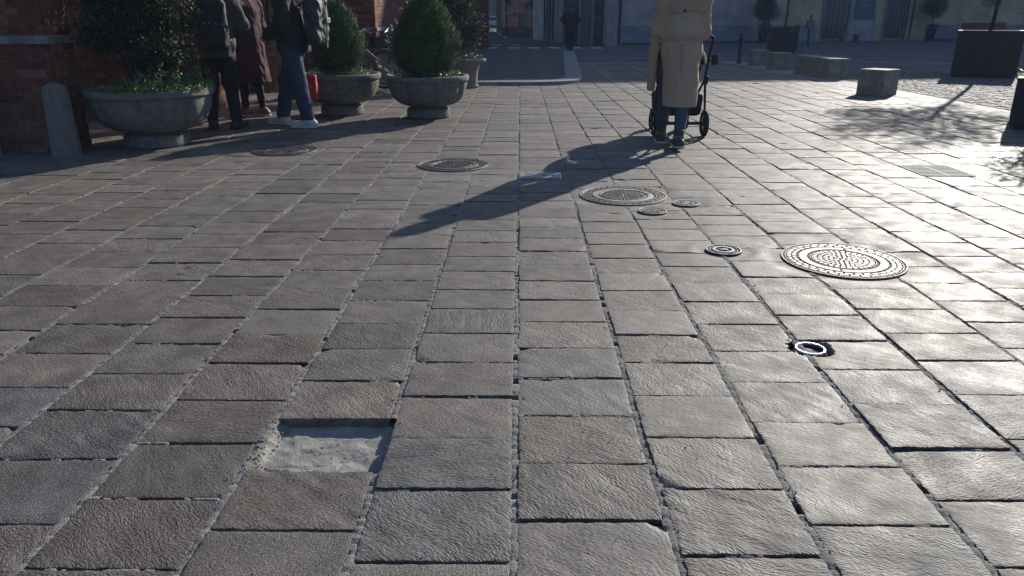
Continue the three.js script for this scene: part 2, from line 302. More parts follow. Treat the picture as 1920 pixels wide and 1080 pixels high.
const slabs = [];
for (let k = -13; k < 18; k++) {
  let zs = (ROWS[k] || []).map((y) => ({ z: zOfRow(y), y })).sort((a, b) => a.z - b.z);
  if (!zs.length) zs = [{ z: 4 + rr(0, 0.3) }];
  while (zs[0].z > -0.8) zs.unshift({ z: zs[0].z - rr(0.23, 0.31) });
  const end = 23.0;
  while (zs[zs.length - 1].z < end) zs.push({ z: Math.min(end, zs[zs.length - 1].z + rr(0.22, 0.38)) });
  for (let i = 0; i + 1 < zs.length; i++) {
    const a = zs[i], b = zs[i + 1], zc = (a.z + b.z) / 2, xc = (JX[k] + JX[k + 1]) / 2;
    if (xc > 6.2 || (zc > 15.2 && xc < 0.75) || (xc < -4.9)) continue;
    if (k === HOLE.k && a.y === HOLE.a && b.y === HOLE.b) continue;
    const [px, py, d] = project(xc, 0, zc), seen = d > 0.3 && px > -150 && px < 2070 && py < 1150 && py > 0;
    slabs.push({ k, a: a.z, b: b.z, zc, xc, y: b.y, size: seen ? 1 / (zc * zc * zc) : 0 });
  }
}
// a slab: uneven outline, worn arrises, split relief on top, sides down to the bed
function slabGeometry(s) {
  const near = Math.max(0.8, s.zc);
  let nx = near < 2.3 ? 26 : near < 4.5 ? 16 : near < 8 ? 9 : near < 13 ? 5 : 3, ny = near < 2.3 ? 20 : near < 4.5 ? 12 : near < 8 ? 6 : near < 13 ? 3 : 2;
  const spotNear = Math.abs(s.xc - SPOT[0]) < 0.35 && Math.abs(s.zc - SPOT[1]) < 0.3; if (spotNear) { nx = 44; ny = 34; }
  const riven = s.riven, ang = s.ang, ca = Math.cos(ang), sa = Math.sin(ang), ox = s.ox, oz = s.oz;
  const half = () => rr(0.006, 0.0105), gl0 = half(), gl1 = half(), gr0 = half(), gr1 = half();
  const ga = rr(0.002, 0.0065), gb = rr(0.002, 0.0065), skewA = rr(-0.004, 0.004), skewB = rr(-0.004, 0.004);
  const base = rr(-0.0035, 0.0035), tx = rr(-0.007, 0.007), tz = rr(-0.007, 0.007), amp = riven ? (R() < 0.2 ? rr(0.0022, 0.0036) : rr(0.0007, 0.0018)) : rr(0.0003, 0.0007);
  const chip = R() < 0.12 ? [R() < 0.5 ? 0 : 1, R() < 0.5 ? 0 : 1, rr(0.02, 0.065)] : null, spall = R() < 0.16 ? [rr(0.15, 0.85), R() < 0.7 ? 0 : 1, rr(0.015, 0.05)] : null;
  const flat = FLATS.some(([x, z, r]) => Math.abs(s.xc - x) < r + 0.25 && Math.abs(s.zc - z) < r + 0.2);
  const sx = [0, 0.010], sz = [0, 0.012]; for (let i = 1; i < nx; i++) sx.push(0.010 + (0.98 * i) / nx); sx.push(0.990, 1); for (let j = 1; j < ny; j++) sz.push(0.012 + (0.976 * j) / ny); sz.push(0.988, 1);
  const pos = [], col = [], uv = [], idx = [], NX = sx.length, NZ = sz.length, rough = riven ? 0.0032 : 0.0022;
  const put = (i, j, down) => {
    const u = sx[i], v = sz[j];
    const xl = mix(jointX(s.k, s.a) + gl0, jointX(s.k, s.b) + gl1, v), xr = mix(jointX(s.k + 1, s.a) - gr0, jointX(s.k + 1, s.b) - gr1, v);
    let x = mix(xl, xr, u), z = mix(s.a + ga + skewA * (u - 0.5), s.b - gb + skewB * (u - 0.5), v);
    const eu = Math.min(u, 1 - u) * 0.38, ev = Math.min(v, 1 - v) * 0.3, e = Math.min(eu, ev), edge = 1 - smooth(0, 0.02, e);
    if (edge > 0) {                                                    // broken outline
      const q = u < 0.015 ? 1 : u > 0.985 ? 2 : 0, w = v < 0.02 ? 3 : v > 0.98 ? 4 : 0;
      if (q) x += (q === 1 ? 1 : -1) * edge * (rough * 0.7 + rough * noise2(z * 42 + ox * 9, q * 3 + ox) + rough * 0.6 * noise2(z * 110 + ox, q + oz));
      if (w) z += (w === 3 ? 1 : -1) * edge * (rough * 0.4 + rough * 0.8 * noise2(x * 42 + oz * 9, w * 3 + oz) + rough * 0.5 * noise2(x * 110 + oz, w + ox));
    }
    const p = (x * ca - z * sa) + ox, r = (x * sa + z * ca) + oz;
    let h = base + tx * (x - s.xc) + tz * (z - s.zc);
    h += amp * (riven ? (1 - 2 * Math.abs(noise2(p * 5, r * 17))) * 0.7 + 0.5 * noise2(p * 16 + 4, r * 46) + 0.3 * noise2(p * 3.1, r * 5.2 + 9) : noise2(p * 9, r * 9) + 0.5 * noise2(p * 30, r * 30));
    h -= (1 - smooth(0, 0.006, e)) * (0.0016 + 0.0016 * noise2(p * 30, r * 30));
    if (chip) { const d = Math.abs(u - chip[0]) * 0.38 + Math.abs(v - chip[1]) * 0.28 + 0.012 * noise2(p * 26, r * 26); if (d < chip[2]) h -= 0.004 + 0.008 * smooth(chip[2], chip[2] * 0.4, d); }
    if (spall) { const d = Math.hypot((u - spall[0]) * 0.38 * 0.6, (v - spall[1]) * 0.28) + 0.006 * noise2(p * 40, r * 40); if (d < spall[2]) h -= 0.006 * smooth(spall[2], spall[2] * 0.3, d); }
    if (flat) for (const [fx, fz, fr] of FLATS) { const t = 1 - smooth(fr, fr + 0.06, Math.hypot(x - fx, z - fz)); if (t > 0) h = mix(h, -0.0045, t); }
    if (spotNear) { const d = Math.hypot(x - SPOT[0], z - SPOT[1]), a = Math.atan2(z - SPOT[1], x - SPOT[0]), lim = 0.070 + 0.010 * noise2(a * 2 + 9, 3.3) + 0.007 * noise2(a * 6, 8.1) + 0.02 * Math.max(0, Math.cos(a - 0.4)) * 0.8 + 0.012 * Math.max(0, Math.cos(a - 2.9)); if (d < lim) h = -0.045; }
    pos.push(x, down ? -0.075 : h, -z);
    uv.push(down ? p + 0.06 : p, r);
    const t = 1 + 0.10 * noise2(p * 4.3 + 5, r * 4.3) + 0.08 * noise2(p * 11, r * 11 + 3), w = 0.035 * noise2(p * 2.6, r * 2.6 + 8);
    col.push(s.c[0] * t * (1 + w), s.c[1] * t, s.c[2] * t * (1 - w));
  };
  for (let j = 0; j < NZ; j++) for (let i = 0; i < NX; i++) put(i, j, false);
  for (let j = 0; j + 1 < NZ; j++) for (let i = 0; i + 1 < NX; i++) { const q = j * NX + i; idx.push(q, q + 1, q + NX + 1, q, q + NX + 1, q + NX); }
  const rim = []; for (let i = 0; i < NX; i++) rim.push([i, 0]); for (let j = 1; j < NZ; j++) rim.push([NX - 1, j]); for (let i = NX - 2; i >= 0; i--) rim.push([i, NZ - 1]); for (let j = NZ - 2; j > 0; j--) rim.push([0, j]);
  const first = pos.length / 3; const save = R;
  for (const [i, j] of rim) { const q = j * NX + i; pos.push(pos[3 * q], pos[3 * q + 1], pos[3 * q + 2], pos[3 * q], -0.075, pos[3 * q + 2]); uv.push(uv[2 * q], uv[2 * q + 1], uv[2 * q] + 0.05, uv[2 * q + 1] + 0.05); for (let m = 0; m < 2; m++) col.push(col[3 * q], col[3 * q + 1], col[3 * q + 2]); }
  for (let m = 0; m < rim.length; m++) { const a = first + 2 * m, b = first + 2 * ((m + 1) % rim.length); idx.push(a, a + 1, b, b, a + 1, b + 1); }
  const g = new THREE.BufferGeometry(); g.setAttribute('position', new THREE.Float32BufferAttribute(pos, 3)); g.setAttribute('uv', new THREE.Float32BufferAttribute(uv, 2)); g.setAttribute('color', new THREE.Float32BufferAttribute(col, 3)); g.setIndex(idx);
  g.computeVertexNormals();
  return g;
}
const TONES = [[0.165, 0.150, 0.135], [0.150, 0.138, 0.127], [0.180, 0.166, 0.150], [0.156, 0.140, 0.127], [0.172, 0.160, 0.148], [0.148, 0.140, 0.134]];
const BLUE = [0.122, 0.122, 0.123], RED = [0.152, 0.130, 0.120];
const NAMED = { '-1:544': BLUE, '-1:579': [0.108, 0.109, 0.113], '-2:526': BLUE, '-3:430': RED, '-3:452': RED, '-4:416': RED, '0:708': [0.135, 0.128, 0.130], '-3:938': [0.125, 0.108, 0.102], '-5:731': [0.115, 0.118, 0.122], '-4:866': [0.14, 0.14, 0.138], '-3:628': [0.135, 0.112, 0.102] };
const paving = struct('slab_pavement');
slabs.sort((a, b) => b.size - a.size);
const rest = { true: [], false: [] };
slabs.forEach((s, n) => {
  s.riven = R() < 0.9; s.ang = R() < 0.78 ? rr(0.3, 1.0) : rr(0, 3.1); s.fine = R() < 0.5; s.ox = rr(0, 40); s.oz = rr(0, 40);
  const q = R(), c = NAMED[s.k + ':' + s.y] || (q < 0.06 ? RED : q < 0.12 ? BLUE : TONES[Math.floor(R() * TONES.length)]), t = rr(0.78, 1.16);
  s.c = c.map((v) => v * t);
  const g = slabGeometry(s);
  if (n < 300) { const m = flags(new THREE.Mesh(g, s.riven ? (s.fine ? M.stoneFine : M.stoneRiven) : M.stonePecked)); m.name = 'paving_slab' + (n ? '_' + String(n).padStart(3, '0') : ''); paving.add(m); }
  else rest[s.riven].push(g.toNonIndexed());
});
for (const k of ['true', 'false']) { const m = flags(new THREE.Mesh(mergeGeometries(rest[k]), k === 'true' ? M.stoneRiven : M.stonePecked)); m.name = k === 'true' ? 'distant_riven_slabs' : 'distant_pecked_slabs'; m.userData.kind = 'stuff'; paving.add(m); }
// mortar bed under the slabs, rough where the slab is missing
{ const g = new THREE.PlaneGeometry(12.6, 26, 1, 1); g.rotateX(-Math.PI / 2); part('mortar_bed', metricUV(move(g, 0.3, -0.068, -11)), M.bed, paving);
  const z0 = zOfRow(HOLE.a) - 0.05, z1 = zOfRow(HOLE.b) + 0.05, x0 = JX[-2] - 0.03, x1 = JX[-1] + 0.03, n = 60, h = new THREE.PlaneGeometry(x1 - x0, z1 - z0, n, n); h.rotateX(-Math.PI / 2); move(h, (x0 + x1) / 2, 0, -(z0 + z1) / 2);
  const p = h.attributes.position; for (let i = 0; i < p.count; i++) { const x = p.getX(i), z = p.getZ(i); const dl = smooth(0.07, 0.02, x - x0 + 0.012 * noise2(z * 30, 2)), dr = 0; p.setY(i, -0.034 + 0.0045 * fbm(x * 14, z * 14, 256, 5) - 0.003 * smooth(0.55, 0.7, noise2(x * 26 + 3, z * 70)) + dl * (0.024 + 0.012 * noise2(x * 90, z * 90))); }
  h.computeVertexNormals(); tint(h, 1.32, 1.33, 1.32); part('exposed_mortar', metricUV(h), M.mortar, paving, 'pale mortar bed bared where one slab is missing'); }
// mortar in the joints: lumpy, cracked, fallen out in places
function ribbon(pathX, z0, z1, step, half, k, along = false) {
  const pos = [], idx = [], col = [], uv = [], cols = 5; let n = 0, block = rr(0.02, 0.06), gone = 0;
  let top = rr(-0.004, 0.0);
  for (let z = z0; z <= z1; z += step, n++) {
    block -= step; let crack = 0; if (block < 0) { block = rr(0.018, 0.075); crack = 1; top = rr(-0.005, 0.0); gone = R() < 0.05 ? rr(0.01, 0.05) : gone; }
    gone -= step;
    for (let c = 0; c < cols; c++) {
      const t = c / (cols - 1) * 2 - 1, x = pathX(z) + t * half, h = gone > 0 ? -0.04 + 0.012 * noise2(x * 80, z * 80) : top - 0.004 * t * t + 0.0012 * noise2(x * 120, z * 90 + k) + 0.0012 * noise2(x * 40, z * 40) - crack * 0.005;
      pos.push(...(along ? [z, h, -x] : [x, h, -z])); uv.push(x, z); const q = 1 + 0.14 * noise2(x * 30, z * 22 + k * 3) + 0.08 * noise2(x * 90, z * 90); col.push(q, q, q);
    }
    if (n) for (let c = 0; c + 1 < cols; c++) { const a = (n - 1) * cols + c; idx.push(a, a + 1, a + cols, a + 1, a + cols + 1, a + cols); }
  }
  if (idx.length === 0) return null;
  const g = new THREE.BufferGeometry(); g.setAttribute('position', new THREE.Float32BufferAttribute(pos, 3)); g.setAttribute('uv', new THREE.Float32BufferAttribute(uv, 2)); g.setAttribute('color', new THREE.Float32BufferAttribute(col, 3)); g.setIndex(idx); g.computeVertexNormals();
  const nn = g.attributes.normal; let ys = 0; for (let i = 0; i < nn.count; i++) ys += nn.getY(i); if (ys < 0) { const ix = g.index.array; for (let i = 0; i < ix.length; i += 3) [ix[i], ix[i + 1]] = [ix[i + 1], ix[i]]; g.computeVertexNormals(); }
  return g.toNonIndexed();
}
{ const strips = [];
  for (let k = -12; k <= 17; k++) {
    if (JX[k] > 6.2) continue;
    const far = JX[k] < 1.0 ? 15.2 : 22.9, px = (z) => jointX(k, z);
    const gap = k === HOLE.k + 1 ? [zOfRow(HOLE.a) - 0.005, zOfRow(HOLE.b) + 0.01] : null;
    const spans = gap ? [[-0.6, gap[0], 0.008], [gap[1], 4, 0.009]] : [[-0.6, 4, 0.009]];
    for (const [a, b, st] of spans) strips.push(ribbon(px, a, b, st, 0.0165, k));
    strips.push(ribbon(px, 4, 8, 0.022, 0.0165, k)); strips.push(ribbon(px, 8, far, 0.09, 0.0165, k));
  }
  for (const s of slabs) {                                              // cross joints: some mortar left, most of it gone
    if (s.zc > 12) continue;
    let x = jointX(s.k, s.b) + 0.01; const end = jointX(s.k + 1, s.b) - 0.01, bare = R() < 0.5;
    while (x < end) { const w = Math.min(end - x, rr(0.03, 0.16)); if (R() < (bare ? 0.14 : 0.6) && w > 0.02) { const z = s.b; strips.push(ribbon(() => z, x, x + w, s.zc < 4 ? 0.008 : 0.03, 0.009, s.k, true)); } x += w; }
  }
  const m = part('joint_mortar', strips.filter(Boolean), M.mortar, paving, 'lumpy grey mortar in the slab joints'); m.userData.kind = 'stuff';
  // crumbs in and around the gap
  const crumbs = []; const z0 = zOfRow(HOLE.a), z1 = zOfRow(HOLE.b);
  for (let i = 0; i < 90; i++) { const left = R() < 0.75, x = left ? JX[-2] + rr(-0.014, 0.045) * (R() < 0.5 ? 1 : 0.5) : rr(JX[-2], JX[-1]), z = rr(z0, z1), r = rr(0.0015, left ? 0.007 : 0.004); const g = new THREE.IcosahedronGeometry(r, 0); g.scale(rr(0.7, 1.3), rr(0.5, 0.9), rr(0.7, 1.3)); g.rotateY(rr(0, 6)); const l = smooth(0.05, 0.0, x - JX[-2]); crumbs.push(tint(metricUV(move(g, x, -0.032 + 0.026 * l + r * 0.3, -z)), 1, 1, 1)); }
  for (let i = 0; i < 260; i++) { const z = rr(1.3, 4.2), r = rr(0.0008, 0.0028), g = new THREE.IcosahedronGeometry(r, 0); crumbs.push(tint(metricUV(move(g, rr(-0.62, 0.6) * z, 0.0035, -z)), 0.9, 0.9, 0.9)); }
  for (let i = 0; i < 160; i++) { const k = Math.floor(rr(-5, 5)), z = rr(1.3, 4.5), r = rr(0.0015, 0.004), g = new THREE.IcosahedronGeometry(r, 0); crumbs.push(tint(metricUV(move(g, jointX(k, z) + rr(-0.03, 0.03), 0.001, -z)), 1, 1, 1)); }
  part('mortar_crumbs', crumbs, M.mortar, paving).userData.kind = 'stuff'; }

// ---- light stone band along the edge of the slabs, then small cobbles
const band = struct('stone_band');
{ let z = 1.5; let n = 0; while (z < 23.2) { const l = rr(0.8, 1.25), g = rbox(0.63, 0.08, l - 0.008, 0.006, 6.6, -0.04 + rr(-0.002, 0.002), -(z + l / 2)); const m = part('band_slab' + (n ? '_' + String(n).padStart(3, '0') : ''), g, M.kerb, band); z += l; n++; }
  for (const [zc, w] of [[23.3, 0.42], [26.2, 0.3]]) for (let x = 1.5; x < 6.9; x += 1.08) { part('band_slab_' + String(n++).padStart(3, '0'), rbox(1.07, 0.08, w, 0.006, x + 0.54, -0.035, -zc), M.kerb, band); } 
  for (let t = 0; t < 30; t++) { const z0 = 23.6 - t * 0.35, x0 = 7.0 + 0; if (t > 26) break; } }
{ const sq = struct('cobbled_square');
  const g = new THREE.PlaneGeometry(60, 60); g.rotateX(-Math.PI / 2); part('square_surface', metricUV(move(g, 36.95, -0.022, -32)), M.square, sq);
  const h = new THREE.PlaneGeometry(7.2, 14.4); h.rotateX(-Math.PI / 2); part('roadway', metricUV(move(h, 3.4, -0.022, -31.4)), M.square, sq);
  const one = new RoundedBoxGeometry(0.094, 0.06, 0.094, 1, 0.014), list = [];
  for (let x = 6.98; x < 12.6; x += 0.1) for (let z = 7; z < 19; z += 0.1) list.push([x, z]);
  const im = new THREE.InstancedMesh(one, M.cobble, list.length); im.name = 'cobblestones'; im.userData.kind = 'stuff'; flags(im);
  tint(one, 1, 1, 1);
  const o = new THREE.Object3D(), c = new THREE.Color();
  list.forEach(([x, z], i) => { const arc = 0.30 * Math.abs(Math.sin((x - 6.98) * Math.PI / 1.5)); o.position.set(x + rr(-0.007, 0.007), -0.026 + rr(-0.005, 0.004), -(z + arc + rr(-0.007, 0.007))); o.rotation.set(rr(-0.05, 0.05), rr(-0.15, 0.15), rr(-0.05, 0.05)); o.scale.set(rr(0.86, 1.0), 1, rr(0.86, 1.0)); o.updateMatrix(); im.setMatrixAt(i, o.matrix); const t = rr(0.13, 0.25); im.setColorAt(i, c.setRGB(t, t * 0.95, t * 0.9)); });
  sq.add(im);
  // a light line set flush in the square
  const P = [[7.2, 26.5], [14, 22.6]], d = Math.hypot(P[1][0] - P[0][0], P[1][1] - P[0][1]); const s = box(d, 0.03, 0.28); s.rotateY(Math.atan2(P[1][1] - P[0][1], P[1][0] - P[0][0])); part('drain_line', move(s, (P[0][0] + P[1][0]) / 2, -0.03, -(P[0][1] + P[1][1]) / 2), M.kerb, sq); }

// ---- raised street end on the left with its broad kerb
{ const up = struct('raised_street');
  const sh = new THREE.Shape(); const pts = [[-9, 15.3], [0.1, 15.3], [0.6, 15.42], [0.84, 15.8], [0.95, 16.4], [1.72, 31.5], [1.9, 33.5], [-9, 33.5]]; pts.forEach(([x, z], i) => i ? sh.lineTo(x, z) : sh.moveTo(x, z));
  const flatTop = (shape, y, depth, bevel) => { const g = new THREE.ExtrudeGeometry(shape, { depth, bevelEnabled: bevel > 0, bevelSize: bevel, bevelThickness: bevel, bevelSegments: 3, bevelOffset: -bevel, curveSegments: 12 }); g.rotateX(-Math.PI / 2); return metricUV(move(g, 0, y - depth - bevel, 0)); };
  part('street_surface', flatTop(sh, 0.062, 0.1, 0), M.roadPatch, up);
  const k = new THREE.Shape(); k.moveTo(-2.8, 14.93); k.lineTo(0.1, 14.97); k.quadraticCurveTo(1.26, 15.0, 1.33, 16.5); k.lineTo(2.18, 31.5); k.lineTo(1.73, 31.5); k.lineTo(0.95, 16.4); k.quadraticCurveTo(0.88, 15.36, 0.0, 15.30); k.lineTo(-2.8, 15.26); k.closePath();
  part('kerb', flatTop(k, 0.072, 0.12, 0.018), M.kerb, up);
  const road = box(14, 0.04, 90, -3.2, -0.045, -78); part('far_street', road, M.asphalt, up); }
// road paint: a worn zebra crossing and a white edge line
{ const z = struct('road_marking'); const n = [0]; const stripe = (x, zf, w, l, turn = 0) => { const g = box(w, 0.004, l); g.rotateY(turn); part('painted_stripe' + (n[0] ? '_' + String(n[0]).padStart(3, '0') : ''), move(g, x, -0.018, -zf), M.white, z); n[0]++; };
  for (let i = 0; i < 7; i++) stripe(-2.3 + i * 0.98, 36.6, 0.5, 1.7);
  for (let i = 0; i < 3; i++) stripe(-2.2 + i * 0.98, 40.8, 0.5, 0.9);
  const a = ground(926, 57), b = ground(950, 70); const d = Math.hypot(b[0] - a[0], b[1] - a[1]); stripe((a[0] + b[0]) / 2, (a[1] + b[1]) / 2, 0.22, d, -Math.atan2(b[0] - a[0], b[1] - a[1])); stripe(a[0] - 1.2, a[1], 2.6, 0.25); }

// ================================================================ fittings in the ground
function ringBlocks(r0, r1, n, gap, y0, y1, phase = 0, seg = 3) {       // a ring of separate raised blocks
  const out = [];
  for (let i = 0; i < n; i++) {
    const a0 = phase + (i / n) * Math.PI * 2 + gap / ((r0 + r1)), a1 = phase + ((i + 1) / n) * Math.PI * 2 - gap / ((r0 + r1)), s = new THREE.Shape();
    s.absarc(0, 0, r1, a0, a1, false); s.absarc(0, 0, r0, a1, a0, true);
    const g = new THREE.ExtrudeGeometry(s, { depth: y1 - y0, bevelEnabled: false, curveSegments: seg }); g.rotateX(-Math.PI / 2); out.push(metricUV(move(g, 0, y0, 0)));
  }
  return out;
}
const annulus = (r0, r1, y0, y1, seg = 72, b = 0.0015) => lathe([[r0, y0], [r0, y1 - b], [r0 + b, y1], [r1 - b, y1], [r1, y1 - b], [r1, y0]], seg);
const disc = (r, y, seg = 64) => { const g = new THREE.CylinderGeometry(r, r, 0.006, seg); return move(g, 0, y - 0.003, 0); };
function manhole(x, z, turn, label) {
  const t = thing('manhole_cover', label, 'manhole cover', XZ(x, 0, z), turn, 'round cast iron manhole covers in the paving');
  part('bed_plate', [disc(MR - 0.002, -0.001)], M.ironDark, t);
  part('frame', [annulus(0.303, MR, -0.004, 0.004), annulus(0.288, 0.295, -0.004, 0.0035), ringBlocks(0.262, 0.281, 34, 0.010, -0.002, 0.004), ringBlocks(0.236, 0.254, 34, 0.010, -0.002, 0.004, 0.09)], M.iron, t);
  const c = part('lid', [annulus(0.180, 0.222, -0.002, 0.0045), annulus(0.160, 0.166, -0.002, 0.004), ringBlocks(0.132, 0.154, 30, 0.010, -0.002, 0.0045), ringBlocks(0.104, 0.125, 30, 0.009, -0.002, 0.0045), ringBlocks(0.077, 0.097, 22, 0.009, -0.002, 0.0045), ringBlocks(0.050, 0.070, 14, 0.010, -0.002, 0.0045), ringBlocks(0.020, 0.044, 8, 0.011, -0.002, 0.0045), lathe([[0.001, 0.004], [0.011, 0.004], [0.014, -0.002]], 20)], M.iron, t);
  for (const q of [-1, 1]) part('lifting_slot', box(0.034, 0.0015, 0.012, 0.19 * q, 0.0056, 0.03 * q), M.ironDark, c);
  return t;
}
manhole(...MANHOLES[0], 0.2, 'round manhole cover half in shade in front of the white sneakers');
manhole(...MANHOLES[1], 0.9, 'round manhole cover left of the small engraved plate');
manhole(...MANHOLES[2], 0.4, 'round manhole cover beside the woman\'s shadow, right of the engraved plate');
manhole(...MANHOLES[3], 1.3, 'largest and brightest manhole cover, glinting on the right of the paving');
function smallLid(x, z, r, turn, label, kind) {
  const t = thing(kind === 'cap' ? 'water_valve_lid' : 'small_valve_lid', label, 'valve cover', XZ(x, 0, z), turn, kind === 'cap' ? undefined : 'pair of small round valve covers');
  part('bed_plate', disc(r, 0.0015, 40), M.ironDark, t);
  part('rim', [annulus(r * 0.9, r, 0, 0.007, 40), annulus(r * 0.74, r * 0.8, 0, 0.006, 40)], M.iron, t);
  if (kind === 'cap') part('lid', [annulus(r * 0.44, r * 0.62, 0, 0.007, 40), (() => { const g = lathe([[0.001, 0.008], [r * 0.24, 0.008], [r * 0.3, 0.001]], 24); g.scale(1, 1, 0.55); return g; })()], M.iron, t);
  else part('lid', [ringBlocks(r * 0.46, r * 0.68, 14, 0.007, 0.001, 0.0075), ringBlocks(r * 0.12, r * 0.4, 6, 0.010, 0.001, 0.0075), box(r * 0.9, 0.004, r * 0.12, 0, 0.006, 0)], M.iron, t);
}
smallLid(0.885, 4.84, 0.094, 0.3, 'nearer small round valve cover just below the manhole beside the shadow', 'valve');
smallLid(1.155, 5.06, 0.092, 1.1, 'farther small round valve cover to the right of its twin', 'valve');
smallLid(1.13, 3.95, 0.098, 0, 'small round cap with concentric rings left of the bright manhole cover', 'cap');
{ const t = thing('ground_light', 'recessed round ground light with bright steel ring set in broken slabs', 'ground light', XZ(SPOT[0], 0, SPOT[1]));
  part('housing', [lathe([[0.001, -0.020], [0.050, -0.020], [0.052, -0.005], [0.060, -0.005], [0.064, -0.022], [0.074, -0.024], [0.076, -0.066]], 40)], M.ironDark, t);
  { const rg = new THREE.TorusGeometry(0.053, 0.0058, 12, 56); rg.rotateX(Math.PI / 2); part('ring', move(rg, 0, -0.003, 0), mat([0.72, 0.71, 0.69], 0.3, { metalness: 0.9, bumpMap: again(T_castBump, 8), bumpScale: 0.001 }), t); }
  const lens = mat([0.02, 0.02, 0.022], 0.06, { clearcoat: 1, clearcoatRoughness: 0.04 });
  part('lens', lathe([[0.001, -0.012], [0.047, -0.014]], 40), lens, t);
  const refl = lathe([[0.001, -0.0085], [0.028, -0.011]], 24); refl.scale(1, 1, 0.75); part('mud_patch', move(refl, -0.014, 0.0002, -0.008), M.kerb, t, 'pale dried mud on the dark lens'); }
// small engraved metal plate
{ const c = document.createElement('canvas'); c.width = 512; c.height = 360; const x = c.getContext('2d');
  x.fillStyle = '#8c8e8f'; x.fillRect(0, 0, 512, 360); const q = mulberry(9);
  for (let i = 0; i < 1500; i++) { x.fillStyle = `rgba(${q() < 0.5 ? '255,255,255' : '60,60,62'},0.05)`; x.fillRect(q() * 512, q() * 360, 30 * q(), 2); }
  x.strokeStyle = '#101214'; x.fillStyle = '#101214'; x.lineWidth = 9;
  x.fillRect(60, 80, 110, 62); x.fillRect(285, 130, 44, 90); x.fillRect(400, 150, 50, 90); x.beginPath(); x.ellipse(196, 105, 44, 26, -0.1, 0, 7); x.stroke();
  x.lineWidth = 12; x.beginPath(); x.moveTo(70, 220); x.lineTo(180, 230); x.stroke(); x.beginPath(); x.moveTo(120, 170); x.lineTo(200, 190); x.stroke(); x.fillRect(150, 170, 26, 40);
  x.lineWidth = 16; x.beginPath(); x.ellipse(372, 165, 92, 84, 0, 0.1, 3.4); x.stroke(); x.beginPath(); x.moveTo(310, 88); x.lineTo(430, 82); x.stroke();
  x.lineWidth = 8; for (let i = 0; i < 6; i++) { x.beginPath(); x.moveTo(320 + i * 20, 160 + 20 * q()); x.lineTo(336 + i * 20, 210 + 14 * q()); x.stroke(); }
  for (let i = 0; i < 15; i++) { x.fillRect(64 + i * 26, 288, 8 + 12 * q(), 20); }
  const t = new THREE.CanvasTexture(c); t.colorSpace = THREE.SRGBColorSpace;
  M.plaque = mat([1, 1, 1], 0.45, { map: t, metalness: 0.15 });
  const th = thing('engraved_plate', 'small pale metal plate with dark engraving on the paving, crossed by the shadow', 'plaque', XZ(0.165, 0, 6.02));
  part('border', rbox(0.345, 0.010, 0.248, 0.002, 0, -0.001, 0), M.steel, th);
  const g = new THREE.PlaneGeometry(0.325, 0.228); g.rotateX(-Math.PI / 2); part('engraving', move(g, 0, 0.0082, 0), M.plaque, th); }
// slotted drain grate, washed out by the glare
{ const t = thing('drain_grate', 'slotted metal drain grate in the bright glare on the right', 'drain grate', XZ(3.53, -0.006, 6.3)); t.scale.set(0.62, 1, 0.78);
  part('pit', box(0.62, 0.004, 0.54, 0, 0.002, 0), M.ironDark, t);
  part('frame', [rbox(0.66, 0.01, 0.035, 0.002, 0, 0.003, 0.285), rbox(0.66, 0.01, 0.035, 0.002, 0, 0.003, -0.285), rbox(0.035, 0.01, 0.57, 0.002, 0.33, 0.0025, 0), rbox(0.035, 0.01, 0.57, 0.002, -0.33, 0.0025, 0), rbox(0.05, 0.01, 0.54, 0.002, 0, 0.0025, 0)], M.kerb, t);
  for (let i = 0; i < 7; i++) for (const s of [-1, 1]) part('bar', rbox(0.285, 0.009, 0.045, 0.002, s * 0.168, 0.0025, -0.222 + i * 0.074), M.kerb, t); }
